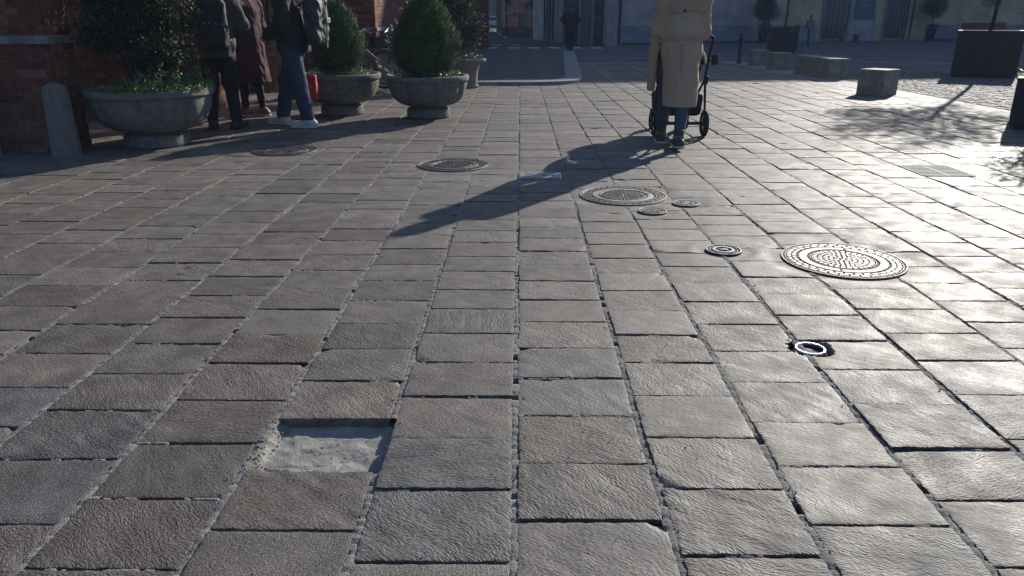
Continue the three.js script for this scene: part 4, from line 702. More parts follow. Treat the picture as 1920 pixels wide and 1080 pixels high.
const vaseProf = (r, h) => [
  ['foot', [[0.001, 0], [r * 0.60, 0], [r * 0.60, 0.05], [r * 0.56, 0.06]], false],
  ['bowl', [[r * 0.56, 0.058], [r * 0.55, 0.18], [r * 0.58, 0.30], [r * 0.68, 0.40], [r * 0.86, 0.465], [r * 0.93, h - 0.055]], false],
  ['rim', [[r * 0.92, h - 0.06], [r, h - 0.05], [r, h - 0.005], [r * 0.98, h], [r * 0.9, h], [r * 0.88, h - 0.04]], false]];
bowl('largest stone bowl planter at the far left with a tall loose shrub', -3.71, 7.62, 0.60, 0.565, 0.25, bowlProf);
bowl('stone bowl planter behind the red bag and the man in jeans', -2.42, 10.3, 0.545, 0.535, 0.10, bowlProf);
bowl('stone bowl planter standing alone in front with an egg shaped conifer', -1.205, 9.95, 0.54, 0.535, 0.33, bowlProf);
bowl('pale flared stone vase planter farthest back by the kerb', -1.01, 14.45, 0.37, 0.53, 0, vaseProf, M.castStoneWarm, 8);

const G_OLIVE = [[0.035, 0.055, 0.018], [0.05, 0.07, 0.025], [0.028, 0.045, 0.016]], G_CON = [[0.055, 0.125, 0.030], [0.085, 0.16, 0.04], [0.034, 0.08, 0.026]], G_LIGHT = [[0.15, 0.25, 0.055], [0.19, 0.29, 0.07], [0.11, 0.19, 0.045]], G_RUST = [[0.16, 0.07, 0.025], [0.12, 0.055, 0.02]];
function plant(name, label, category, x, y, z, group) { return thing(name, label, category, XZ(x, y, z), 0, group); }
function part2(name, g, m, parent) { const o = flags(new THREE.Mesh(g, m)); o.name = name; parent.add(o); return o; }
{ // tall loose shrub in the big planter
  const t = plant('leafy_shrub', 'tall loose dark shrub rising out of the largest planter', 'shrub', -3.74, 0.5, 7.66);
  const tips = []; const wood = []; for (let i = 0; i < 9; i++) { const a = i * 0.7, b = branches(vec(Math.cos(a) * 0.12, 0, Math.sin(a) * 0.12), vec(Math.cos(a) * 0.48, rr(1.3, 1.8), Math.sin(a) * 0.38), 0.32, 9, 0.014, 0.12); wood.push(...b.wood); tips.push(...b.tips); }
  part('trunk', wood, M.bark, t); part2('crown', leafyCrown(tips, 0.16, 100, 0.036, [...G_OLIVE, [0.02, 0.035, 0.014]], { keep: (p) => noise2(p.x * 5 + 3, p.y * 5 + p.z * 4) > -0.42 && Math.hypot(p.x, p.z) < 0.72 }), M.glossLeaf, t);
  const rust = tips.filter((p) => p.x > 0.2 && p.y > 0.3); part2('rusty_leaves', leafyCrown(rust, 0.12, 12, 0.036, G_RUST), M.leaf, t); }
function groundCover(label, x, y, z, r, n, len, colors, keep) { // low greenery that spills over a rim
  const t = plant('ground_cover', label, 'plants', x, y, z); const L = leafMesh();
  for (let i = 0; i < n; i++) { const a = rr(0, 6.283), q = r * Math.sqrt(R()), p = vec(Math.cos(a) * q, rr(0, 0.12) * (1.1 - q / r * 0.4) * (0.6 + 0.9 * Math.max(0, noise2(a * 2, q * 9 + x))), Math.sin(a) * q); if (keep && !keep(p, a)) continue; const l = len * rr(0.6, 1.4); L.add(p, rdir(0.5), rdir(0.8), l, l * 0.6, varied(colors[Math.floor(R() * colors.length)], 0.35)); }
  part2('foliage', L.build(), M.leaf, t); return t; }
{ const t = groundCover('bright green low plants spilling over the rim of the largest planter', -3.69, 0.54, 7.6, 0.59, 7500, 0.030, G_LIGHT, (p) => p.x > -0.22 + rr(-0.2, 0.2));
  const L = leafMesh(), st = []; for (let i = 0; i < 40; i++) { const a = rr(-1.3, 1.3), q = rr(0.2, 0.55), b = vec(Math.cos(a) * q, 0, Math.sin(a) * q), h = rr(0.1, i < 7 ? 0.42 : 0.24), top = b.clone().add(vec(rr(-0.05, 0.09), h, rr(-0.05, 0.05))); st.push(rod(b, top, 0.003, 0.002, 5)); for (let k = 0; k < 26; k++) { const p = b.clone().lerp(top, rr(0.3, 1)).add(vec(rr(-0.03, 0.03), rr(-0.02, 0.02), rr(-0.03, 0.03))); L.add(p, rdir(0.2), rdir(0.7), rr(0.02, 0.034), rr(0.012, 0.02), varied(G_LIGHT[k % 3], 0.3)); } }
  for (let i = 0; i < 5; i++) { const b = vec(-0.02 + i * 0.03, 0.03, 0.35), d = vec(-0.35 + i * 0.2, 1, 0.15).normalize(); L.add(b, d, vec(0, 0.2, 1), rr(0.14, 0.22), 0.035, [0.10, 0.17, 0.07]); }
  part('stems', st, M.bark, t); part2('upright_shoots', L.build(), M.leaf, t).userData.kind = 'stuff'; }
{ const t = plant('ball_conifer', 'rounded conifer in the planter behind the man in jeans', 'conifer', -2.42, 0.5, 10.3); part('trunk', rod([0, 0, 0], [0, 0.5, 0], 0.03), M.bark, t); part2('crown', coniferCrown(0.30, 0.86, 9000, G_CON), M.needle, t);
  groundCover('small light plants at the foot of the rounded conifer', -2.42, 0.52, 10.3, 0.46, 1500, 0.024, G_LIGHT, (p) => Math.hypot(p.x, p.z) > 0.2); }
{ const t = plant('egg_conifer', 'egg shaped conifer in the planter standing in front', 'conifer', -1.21, 0.5, 9.95); part('trunk', rod([0, 0, 0], [0, 0.5, 0], 0.03), M.bark, t); part2('crown', coniferCrown(0.355, 0.92, 11000, G_CON), M.needle, t);
  groundCover('small light plants at the foot of the egg shaped conifer', -1.21, 0.52, 9.95, 0.45, 1700, 0.026, [...G_LIGHT, [0.05, 0.09, 0.03]], (p) => Math.hypot(p.x, p.z) > 0.2); }
{ const t = plant('tall_evergreen', 'tall evergreen shrub with glossy leaves in the flared vase', 'shrub', -1.5, 0.4, 14.6); const tips = [], wood = []; for (let i = 0; i < 8; i++) { const a = i * 0.8, b = branches(vec(0.35 + Math.cos(a) * 0.06, 0.1, Math.sin(a) * 0.06), vec(0.1 + Math.cos(a) * 0.48, rr(1.9, 2.6), Math.sin(a) * 0.42), 0.34, 9, 0.016, 0.08); wood.push(...b.wood); tips.push(...b.tips); }
  part('trunk', wood, M.bark, t); part2('crown', leafyCrown(tips, 0.19, 75, 0.045, [[0.03, 0.05, 0.02], [0.05, 0.075, 0.03], [0.07, 0.09, 0.045]]), M.glossLeaf, t);
  groundCover('small plants at the foot of the tall evergreen in the flared vase', -1.0, 0.52, 14.45, 0.3, 700, 0.03, [[0.10, 0.13, 0.07], [0.05, 0.08, 0.03]]); }
function slimTree(label, x, y, z, h, crownY, crownR, n, per, leaf, colors, group) {
  const t = plant('slim_tree', label, 'tree', x, y, z, group), wood = [tube([[0, 0, 0], [0.02, h * 0.4, 0.01], [-0.02, crownY - crownR * 0.5, 0], [0, crownY, 0]], 0.042, 10, 8)], tips = [];
  for (let i = 0; i < n; i++) { const a = i * 2.4, el = rr(-0.15, 1.1), l = crownR * rr(0.65, 1.12), p = vec(0, crownY - crownR * rr(0.1, 0.7), 0), q = vec(0, crownY - 0.1, 0).add(vec(Math.cos(a) * Math.cos(el) * l, Math.sin(el) * l * 0.95 - 0.15, Math.sin(a) * Math.cos(el) * l)); wood.push(tube([p, p.clone().lerp(q, 0.5).add(vec(0, 0.06, 0)), q], 0.011, 6, 5)); for (let k = 0; k < 4; k++) { const e = p.clone().lerp(q, rr(0.45, 1)).add(rdir().multiplyScalar(crownR * 0.26)); wood.push(tube([p.clone().lerp(q, 0.5), p.clone().lerp(e, 0.8), e], 0.005, 4, 4)); tips.push(e); } tips.push(q); }
  part('trunk', wood, M.bark, t); part2('crown', leafyCrown(tips, crownR * 0.2, per, leaf, colors), M.leaf, t); return t; }
slimTree('slim tree in the large dark planter box, its crown above the picture', 10.54, 0.9, 17.69, 2.2, 3.0, 1.3, 34, 30, 0.075, [[0.06, 0.09, 0.02], [0.08, 0.10, 0.03]], 'slim trees in planter boxes');
slimTree('slim tree in the far shaded planter box', 10.5, 0.86, 31.3, 2.2, 2.9, 1.1, 22, 20, 0.08, [[0.05, 0.08, 0.02], [0.07, 0.09, 0.03]], 'slim trees in planter boxes');
{ const t = plant('box_bush', 'bright leafy bush in the low planter box at the right edge', 'shrub', 6.42, 0.5, 9.02); const tips = [], wood = []; for (let i = 0; i < 7; i++) { const a = i * 0.9 + 0.3, b = branches(vec(Math.cos(a) * 0.1, 0, Math.sin(a) * 0.1), vec(Math.cos(a) * 0.4, rr(0.5, 1.25), Math.sin(a) * 0.4), 0.26, 6, 0.012, 0.1); wood.push(...b.wood); tips.push(...b.tips); }
  part('trunk', wood, M.bark, t); part2('crown', leafyCrown(tips, 0.12, 36, 0.045, G_LIGHT), M.leaf, t);
  const fr = []; for (let i = 0; i < 26; i++) fr.push(vec(-0.30 + rr(-0.10, 0.10), rr(0.04, 0.2), rr(-0.35, 0.2))); part2('trailing_leaves', leafyCrown(fr, 0.06, 22, 0.04, G_LIGHT), M.leaf, t); }
function topiary(label, x, z, py, r, potH, group) {
  const t = plant('topiary', label, 'potted tree', x, 0, z, group); part('pot', lathe([[0.001, 0], [0.22, 0], [0.30, potH], [0.34, potH], [0.34, potH + 0.05], [0.001, potH + 0.03]], 24), M.darkMetal, t); part('stem', rod([0, potH, 0], [0, py, 0], 0.035), M.bark, t);
  const tips = []; for (let i = 0; i < 150; i++) tips.push(rdir().multiplyScalar(r * Math.pow(R(), 0.4) * 0.9).add(vec(0, py, 0)).multiply(vec(1, 1, 1))); part2('crown', leafyCrown(tips, r * 0.26, 42, 0.085, [[0.03, 0.055, 0.02], [0.045, 0.07, 0.025]]), M.leaf, t);
  const low = []; for (let i = 0; i < 22; i++) low.push(vec(rr(-0.25, 0.25), potH + rr(0.05, 0.3), rr(-0.25, 0.25))); part2('underplanting', leafyCrown(low, 0.1, 26, 0.07, [[0.03, 0.055, 0.02]]), M.leaf, t); }
topiary('ball topiary in a pot by the pink wall behind the far planter box', 13.7, 44.4, 1.75, 0.82, 0.7, 'ball topiaries in pots along the far wall');
topiary('ball topiary in a pot by the yellow wall right of the glazed doors', 25.6, 49.2, 2.05, 0.78, 0.65, 'ball topiaries in pots along the far wall');
{ const t = plant('street_tree', 'pale green tree beside the car down the street', 'tree', -5.6, 0, 98); const b = branches(vec(0, 0, 0), vec(0, 4.4, 0), 1.5, 16, 0.13, 0.3); part('trunk', b.wood, M.bark, t); part2('crown', leafyCrown(b.tips, 0.6, 70, 0.16, [[0.16, 0.20, 0.06], [0.2, 0.22, 0.08]]), M.leaf, t); }
// dry leaves and scraps lying on the slabs
{ const spots = [[352, 509, 'reddish dry leaf lying on the slabs left of the middle', 0.05, [0.34, 0.12, 0.045]], [745, 367, 'pale curled scrap left of the woman\'s shadow', 0.035, [0.5, 0.45, 0.38]], [306, 306, 'tiny pale scrap below the largest planter', 0.03, [0.55, 0.5, 0.45]], [540, 350, 'tiny pale scrap below the half shaded manhole', 0.022, [0.5, 0.45, 0.4]]];
  for (const [px, py, label, s, c] of spots) { const [x, z] = ground(px, py), L = leafMesh(); L.add(vec(-s / 2, 0.008, 0), vec(1, 0.06, 0.1).normalize(), vec(0, 1, 0.2), s, s * 0.55, c, 0.35); const o = flags(new THREE.Mesh(L.build(), M.leaf)); o.name = numbered('dry_leaf'); o.position.set(x, 0.003, -z); o.rotation.y = rr(-0.5, 0.5); o.userData = { label, category: 'leaf', group: 'dry leaves and scraps on the slabs' }; scene.add(o); } }
// ================================================================ people
// joints in metres for a 1.70 m person, x to the person's right, y up, facing -z
function person(label, at, turn, height, P, look) {
  const t = thing('person', label, 'person', at, turn), s = height / 1.70; t.scale.setScalar(s);
  const J = { hipR: [0.09, 0.90, 0], hipL: [-0.09, 0.90, 0], kneeR: [0.10, 0.49, -0.02], kneeL: [-0.10, 0.49, -0.02], ankR: [0.10, 0.085, 0.02], ankL: [-0.10, 0.085, 0.02], shR: [0.175, 1.385, 0.0], shL: [-0.175, 1.385, 0.0], elR: [0.22, 1.11, 0.02], elL: [-0.22, 1.11, 0.02], wrR: [0.23, 0.87, -0.06], wrL: [-0.23, 0.87, -0.06], chest: [0, 1.27, 0], waist: [0, 1.06, 0], pel: [0, 0.93, 0], neck: [0, 1.44, 0], head: [0, 1.585, -0.02], turnHead: 0, footR: 0, footL: 0, ...P };
  const hd = J.head;
  const torso = (p, o) => { const f = (q) => [q[0] * 0.80, q[1], q[2] * 1.18]; const q = f(p), c = (a, b, ra, rb) => cap(q, f(a), f(b), ra + o, rb + o); return smin(smin(c(J.pel, J.waist, 0.125, 0.112), c(J.waist, J.chest, 0.112, 0.132), 0.05), cap(p, J.shL, J.shR, 0.058 + o, 0.058 + o), 0.09); };
  const limbA = (p, S, k, o) => smin(cap(p, J['sh' + S], J['el' + S], 0.052 + o, 0.040 + o), cap(p, J['el' + S], J['wr' + S], 0.040 + o, 0.027 + o), k);
  const limbL = (p, S, k, o) => smin(cap(p, J['hip' + S], J['knee' + S], 0.083 + o, 0.056 + o), cap(p, J['knee' + S], J['ank' + S], 0.055 + o, 0.036 + o), k);
  const footAxis = (S) => { const a = J['foot' + S]; return [Math.sin(a) * 0.17, 0, -Math.cos(a) * 0.17]; };
  const foot = (p, S, o) => { const a = J['ank' + S], d = footAxis(S), g = a[1] - 0.085; const toe = [a[0] + d[0], 0.032 + g + (J['lift' + S] || 0), a[2] + d[2]], heel = [a[0] - d[0] * 0.28, 0.040 + g, a[2] - d[2] * 0.28]; return Math.max(smin(cap(p, heel, toe, 0.038 + o, 0.034 + o), cap(p, a, heel, 0.036 + o, 0.038 + o), 0.03), (J['lift' + S] ? -1 : g - p[1])); };
  const headD = (p) => { const ca = Math.cos(J.turnHead), sa = Math.sin(J.turnHead), x0 = p[0] - hd[0], z0 = p[2] - hd[2], q = [x0 * ca - z0 * sa, p[1] - hd[1], x0 * sa + z0 * ca];
    let d = ell(q, [0, 0.025, 0.012], [0.076, 0.092, 0.096]); d = smin(d, ell(q, [0, -0.045, -0.028], [0.058, 0.072, 0.066]), 0.05); d = smin(d, cap(q, [0, 0.012, -0.088], [0, -0.028, -0.106], 0.009, 0.014), 0.02);
    for (const e of [-1, 1]) { d = smin(d, ell(q, [e * 0.077, -0.01, 0.008], [0.010, 0.030, 0.018]), 0.012); d = Math.max(d, -(Math.hypot(q[0] - e * 0.031, q[1] - 0.004, q[2] + 0.103) - 0.016)); d = Math.min(d, Math.hypot(q[0] - e * 0.031, q[1] - 0.004, q[2] + 0.083) - 0.0125); }
    d = smin(d, cap(q, [-0.018, -0.066, -0.082], [0.018, -0.066, -0.082], 0.008, 0.008), 0.012); d = Math.max(d, -(cap(q, [-0.02, -0.0665, -0.093], [0.02, -0.0665, -0.093], 0.0025, 0.0025))); return d; };
  const handD = (S) => { const w = J['wr' + S], e = J['el' + S], side = S === 'R' ? 1 : -1; const dir = new THREE.Vector3(w[0] - e[0], w[1] - e[1], w[2] - e[2]).normalize(); if (J['hand' + S]) dir.set(...J['hand' + S]).normalize(); const out = new THREE.Vector3(side, 0, 0.3).addScaledVector(dir, -(side * dir.x + 0.3 * dir.z)).normalize(), acr = dir.clone().cross(out).normalize().multiplyScalar(side);   // across the knuckles
    const at = (l, a, n) => [w[0] + dir.x * l + acr.x * a - out.x * n, w[1] + dir.y * l + acr.y * a - out.y * n, w[2] + dir.z * l + acr.z * a - out.z * n], curl = J['curl' + S] ?? 0.45;
    const F = [[-0.030, 0.072], [-0.010, 0.080], [0.010, 0.075], [0.029, 0.060]].map(([a, l], i) => { const c = curl, k = at(0.088 - 0.004 * Math.abs(i - 1), a, 0.004), m = at(0.088 + l * 0.45 * Math.cos(c), a * 1.05, 0.004 + l * 0.45 * Math.sin(c)), n = at(0.088 + l * (0.45 * Math.cos(c) + 0.33 * Math.cos(2.1 * c)), a * 1.02, 0.004 + l * (0.45 * Math.sin(c) + 0.33 * Math.sin(2.1 * c))), z = at(0.088 + l * (0.45 * Math.cos(c) + 0.33 * Math.cos(2.1 * c) + 0.25 * Math.cos(2.9 * c)), a, 0.004 + l * (0.45 * Math.sin(c) + 0.33 * Math.sin(2.1 * c) + 0.25 * Math.sin(2.9 * c))); return [k, m, n, z]; });
    const th = [at(0.028, -0.032, 0.006), at(0.056, -0.052, 0.018), at(0.086, -0.054, 0.030)];
    return (p) => { let d = smin(cap(p, at(-0.01, 0, 0), at(0.03, 0, 0), 0.024, 0.022), Math.min(cap(p, at(0.04, -0.018, 0), at(0.086, -0.026, 0.003), 0.017, 0.011), smin(cap(p, at(0.04, 0, 0), at(0.088, 0, 0.002), 0.018, 0.011), cap(p, at(0.04, 0.016, 0), at(0.082, 0.026, 0.003), 0.016, 0.010), 0.02)), 0.025); for (const [k, m, n, z] of F) { const f = Math.min(cap(p, k, m, 0.0093, 0.0086), cap(p, m, n, 0.0086, 0.0080), cap(p, n, z, 0.0078, 0.0068)); d = smin(d, f, 0.006); } d = smin(d, Math.min(cap(p, th[0], th[1], 0.013, 0.0105), cap(p, th[1], th[2], 0.0102, 0.0085)), 0.010); return d; }; };
  const k = 0.03, mn = [-0.5, -0.02, -0.62], mx = [0.5, 1.52, 0.45];
  const body = (p) => { let d = torso(p, 0); for (const S of ['R', 'L']) { d = smin(d, limbA(p, S, k, 0), 0.04); d = smin(d, limbL(p, S, k, 0), 0.04); d = smin(d, foot(p, S, 0), 0.03); } return smin(d, cap(p, J.neck, [hd[0] * 0.7, hd[1] - 0.05, hd[2] * 0.8], 0.054, 0.048), 0.04); };
  const gs = [nets(body, mn, mx, 0.02), nets((p) => Math.min(headD(p), cap(p, [J.neck[0] * 0.5 + hd[0] * 0.5, hd[1] - 0.12, hd[2] * 0.6], [hd[0], hd[1] - 0.03, hd[2] + 0.01], 0.046, 0.046)), [hd[0] - 0.13, hd[1] - 0.15, hd[2] - 0.15], [hd[0] + 0.13, hd[1] + 0.14, hd[2] + 0.15], 0.006)];
  for (const S of ['R', 'L']) { const w = J['wr' + S]; gs.push(nets(handD(S), w.map((v) => v - 0.19), w.map((v) => v + 0.19), 0.0055)); }
  const skin = look.skin || [0.46, 0.27, 0.19];
  part('body', gs.map((g) => tint(g, ...skin)), M.skin, t);
  // hair
  const hair = (p) => { const ca = Math.cos(J.turnHead), sa = Math.sin(J.turnHead), x0 = p[0] - hd[0], z0 = p[2] - hd[2], q = [x0 * ca - z0 * sa, p[1] - hd[1], x0 * sa + z0 * ca]; let d = ell(q, [0, 0.032, 0.018], [0.085, 0.097, 0.101]); if (look.longHair) d = smin(d, cap(q, [0, -0.02, 0.06], [0, -0.20, 0.09], 0.075, 0.05), 0.05); const faceCut = Math.max(-(q[2] + 0.035), q[1] - 0.062 - 0.3 * (q[2] + 0.1)); d = Math.max(d, -Math.max(-(0.02 + q[1] * 0 - q[2] - 0.045) * -1, -1) * 0 + Math.max(d, Math.min(-(q[2] + 0.045) * 1, 0.06 - q[1]))); if (!look.longHair) d = Math.max(d, -(q[1] + 0.055)); return d + 0.0035 * noise2(q[0] * 60 + q[1] * 9, q[2] * 60); };
  part('hair', nets(hair, [hd[0] - 0.14, hd[1] - 0.30, hd[2] - 0.16], [hd[0] + 0.14, hd[1] + 0.16, hd[2] + 0.19], 0.009), look.hair, t);
  const wr = (p, a) => a * (noise2(p[0] * 11 + p[1] * 4, p[1] * 9 + p[2] * 11) + 0.5 * noise2(p[0] * 25, p[1] * 16 + p[2] * 25));
  if (look.trousers) part('trousers', nets((p) => { let d = 9; for (const S of ['R', 'L']) d = Math.min(d, limbL(p, S, 0.05, look.loose ?? 0.014)); d = smin(d, cap([p[0] * 0.82, p[1], p[2] * 1.1], J.pel, [J.pel[0], J.pel[1] - 0.03, J.pel[2]], 0.135, 0.125), 0.05); return Math.max(d + wr(p, 0.006), (look.cuff ?? 0.075) + (Math.min(J.ankR[1], J.ankL[1]) - 0.085) * 0 - p[1], p[1] - 1.02); }, mn, [0.5, 1.1, 0.45], 0.013), look.trousers, t);
  for (const S of ['R', 'L']) { const a = J['ank' + S], d = footAxis(S), sh = nets((p) => { const fd = foot(p, S, 0.009); const top = Math.max(cap(p, a, [a[0], a[1] + (look.boot ?? 0.02), a[2] + 0.004], 0.050, 0.052), -9); return Math.max(smin(fd, top, 0.02), (J['lift' + S] ? -1 : a[1] - 0.085 + 0.016 - p[1]), p[1] - a[1] - (look.boot ?? 0.02)); }, [a[0] - 0.24, a[1] - 0.11, a[2] - 0.26], [a[0] + 0.24, a[1] + 0.2, a[2] + 0.26], 0.009), sole = nets((p) => Math.max(foot([p[0], Math.max(p[1], a[1] - 0.052), p[2]], S, 0.014), Math.abs(p[1] - (a[1] - 0.0725)) - 0.0115), [a[0] - 0.26, a[1] - 0.12, a[2] - 0.28], [a[0] + 0.26, a[1], a[2] + 0.28], 0.008); const m = part('shoe', sh, look.shoe, t); part('sole', sole, look.sole || M.rubber, m); if (look.shoeBand) part('ankle_strap', nets((p) => Math.max(cap(p, [a[0], a[1] - 0.01, a[2]], [a[0], a[1] + 0.03, a[2]], 0.056, 0.056), Math.abs(p[1] - a[1] - 0.012) - 0.018), a.map((v) => v - 0.09), a.map((v) => v + 0.09), 0.009), look.shoeBand, m); }
  return { t, J, torso, limbA, limbL, wr, mn, mx };
}
// a coat: torso and sleeves swollen a little, with a skirt down to the hem
function coatOf(q, o) { return (p) => { const { J } = q; let d = q.torso(p, o.thick); const sk = [p[0] * (o.sx ?? 0.86), p[1], p[2] * (o.sz ?? 1.12)], hc = o.hemAt || [0, o.hem - 0.05, 0.02]; d = smin(d, cap(sk, [J.waist[0] * 0.86, J.waist[1] - 0.02, J.waist[2] * 1.12], [hc[0] * 0.86, hc[1], hc[2] * 1.12], o.r0 ?? 0.135, o.r1 ?? 0.17), 0.06); for (const S of ['R', 'L']) d = smin(d, q.limbA(p, S, 0.04, o.sleeve ?? 0.022), 0.035); d = smin(d, cap(p, [J.neck[0], J.neck[1] - 0.02, J.neck[2]], [J.neck[0], J.neck[1] + 0.03, J.neck[2]], 0.075, 0.066), 0.04); d += q.wr(p, o.wrinkle ?? 0.007); if (o.extra) d = o.extra(p, d); const rad = Math.hypot(p[0] - J.wrR[0], p[1] - J.wrR[1], p[2] - J.wrR[2]); return Math.max(d, o.hem - p[1], p[1] - (J.neck[1] + 0.035)); }; }

// ---- the woman in the trench coat, pushing the pram
{ const x = 1.575, z = 7.62;
  const q = person('person in a long beige trench coat and jeans pushing a black pram', XZ(x, 0, z), 0, 1.70, {
    ankR: [-0.03, 0.115, 0.30], kneeR: [0.03, 0.50, 0.12], hipR: [0.085, 0.90, 0], liftR: -0.012, ankL: [-0.11, 0.085, -0.20], kneeL: [-0.10, 0.50, -0.15], chest: [0, 1.27, -0.03], waist: [0, 1.06, -0.01], neck: [0, 1.44, -0.05], shR: [0.18, 1.385, -0.04], shL: [-0.18, 1.385, -0.04], head: [0.0, 1.575, -0.09],
    elR: [0.218, 1.10, -0.06], elL: [-0.228, 1.10, -0.06], wrR: [0.20, 1.03, -0.30], wrL: [-0.20, 1.03, -0.30], handR: [0, -0.1, -1], handL: [0, -0.1, -1], curlR: 1.0, curlL: 1.0 },
    { hair: M.hairBrown, longHair: true, trousers: cloth([0.05, 0.075, 0.105]), cuff: 0.17, loose: 0.016, shoe: mat([0.055, 0.045, 0.04], 0.6), sole: mat([0.52, 0.46, 0.36], 0.8), boot: 0.085, shoeBand: mat([0.32, 0.21, 0.10], 0.7) });
  const tan = cloth([0.44, 0.315, 0.20], 0.85), tan2 = cloth([0.38, 0.27, 0.17], 0.85), o = { thick: 0.026, hem: 0.40, sx: 0.92, sz: 0.98, r0: 0.168, r1: 0.153, sleeve: 0.026, wrinkle: 0.008, hemAt: [0.0, 0.35, 0.085],
    extra: (p, d) => { const pleat = Math.max(Math.abs(p[0] + 0.035 + 0.02 * (p[1] - 0.9)) - 0.008, Math.abs(p[1] - 0.86) - 0.13, -p[2]); d = Math.max(d, Math.min(-pleat, d + 0.014)); const tail = bx3(p, [-0.255, 0.80, -0.10 - 0.1 * (1 - p[1])], [0.032, 0.27, 0.07], 0.012); return Math.min(d, tail); } };
  const base = coatOf(q, o);
  const coat = part('trench_coat', nets(base, q.mn, q.mx, 0.0115), tan, q.t);
  part('storm_flap', nets((p) => Math.max(base(p) - 0.009, 1.262 + 0.012 * Math.sin(p[0] * 9 + 1) - p[1], p[1] - 1.43, Math.abs(p[0]) - 0.155, -p[2] + 0.0), [-0.3, 1.2, -0.05], [0.3, 1.5, 0.3], 0.009), tan2, coat);
  part('belt', nets((p) => Math.max(base(p) - 0.007, Math.abs(p[1] - 1.045 - 0.03 * p[0]) - 0.026, Math.abs(p[0]) - 0.19), [-0.24, 0.96, -0.25], [0.24, 1.13, 0.3], 0.009), tan2, coat);
  { let zz = 0.3; while (base([-0.02, 1.285, zz]) > 0.006 && zz > 0) zz -= 0.004; const bt = new THREE.CylinderGeometry(0.013, 0.013, 0.006, 16); bt.rotateX(Math.PI / 2); part('button', move(bt, -0.02, 1.285, zz + 0.008), M.timber, coat); } }
// ---- person with the backpack, back turned
{ const q = person('person with a black backpack and grey jacket, back turned', XZ(-3.46, 0, 8.82), 0.36, 1.78, { elR: [0.285, 1.10, -0.04], elL: [-0.285, 1.10, -0.04], wrR: [0.14, 1.06, -0.24], wrL: [-0.14, 1.06, -0.24], ankR: [0.12, 0.085, 0.05], ankL: [-0.13, 0.085, -0.02], footR: 0.5, footL: -0.1 },
    { hair: M.hairGrey, trousers: cloth([0.012, 0.012, 0.014]), shoe: mat([0.02, 0.02, 0.02], 0.6), loose: 0.022 });
  const jk = part('jacket', nets(coatOf(q, { thick: 0.034, hem: 0.765, sx: 0.86, sz: 1.05, r0: 0.15, r1: 0.158, sleeve: 0.036, wrinkle: 0.010 }), q.mn, q.mx, 0.013), cloth([0.075, 0.066, 0.055], 0.9), q.t);
  const bp = thing('backpack', 'black backpack worn by the person in the grey jacket', 'backpack', XZ(-3.46, 0, 8.82), 0.36); bp.scale.setScalar(1.78 / 1.7);
  const black = cloth([0.012, 0.012, 0.013], 0.7);
  part('main_bag', nets((p) => bx3(p, [0, 1.10, 0.265], [0.145 - 0.02 * Math.max(0, p[1] - 1.2), 0.26, 0.095], 0.06) + q.wr(p, 0.008), [-0.24, 0.78, 0.1], [0.24, 1.46, 0.45], 0.012), black, bp);
  part('front_pocket', nets((p) => bx3(p, [0, 0.99, 0.365], [0.115, 0.12, 0.045], 0.035) + q.wr(p, 0.006), [-0.2, 0.8, 0.28], [0.2, 1.18, 0.46], 0.012), black, bp);
  for (const s of [-1, 1]) part('strap', tube([[s * 0.10, 1.34, 0.19], [s * 0.115, 1.455, 0.06], [s * 0.135, 1.43, -0.08], [s * 0.15, 1.28, -0.175], [s * 0.17, 1.05, -0.13], [s * 0.15, 0.93, 0.17]], 0.016, 22, 6), black, bp);
  part('zip_pull', [rod([-0.03, 1.13, 0.368], [-0.035, 1.08, 0.372], 0.004), rod([0.03, 1.12, 0.368], [0.034, 1.07, 0.372], 0.004)], M.steel, bp).userData.kind = 'stuff'; }
// ---- person in the maroon coat behind
{ const q = person('person in a long maroon coat behind the backpack wearer', XZ(-3.50, 0, 10.02), 1.15, 1.68, { ankR: [0.09, 0.085, 0.04], ankL: [-0.09, 0.085, -0.10], kneeL: [-0.10, 0.49, -0.08], footL: -0.3, elR: [0.23, 1.12, 0.02], wrR: [0.16, 1.0, -0.2], elL: [-0.23, 1.12, 0.02], wrL: [-0.16, 1.0, -0.2], head: [0, 1.575, -0.05] },
    { hair: M.hairDark, longHair: true, trousers: cloth([0.012, 0.012, 0.014]), shoe: mat([0.20, 0.09, 0.10], 0.5), sole: mat([0.55, 0.5, 0.48], 0.8), loose: 0.008 });
  part('maroon_coat', nets(coatOf(q, { thick: 0.035, hem: 0.44, sx: 0.86, sz: 0.98, r0: 0.15, r1: 0.205, sleeve: 0.034, wrinkle: 0.012 }), q.mn, q.mx, 0.013), cloth([0.055, 0.010, 0.019], 0.9), q.t); }
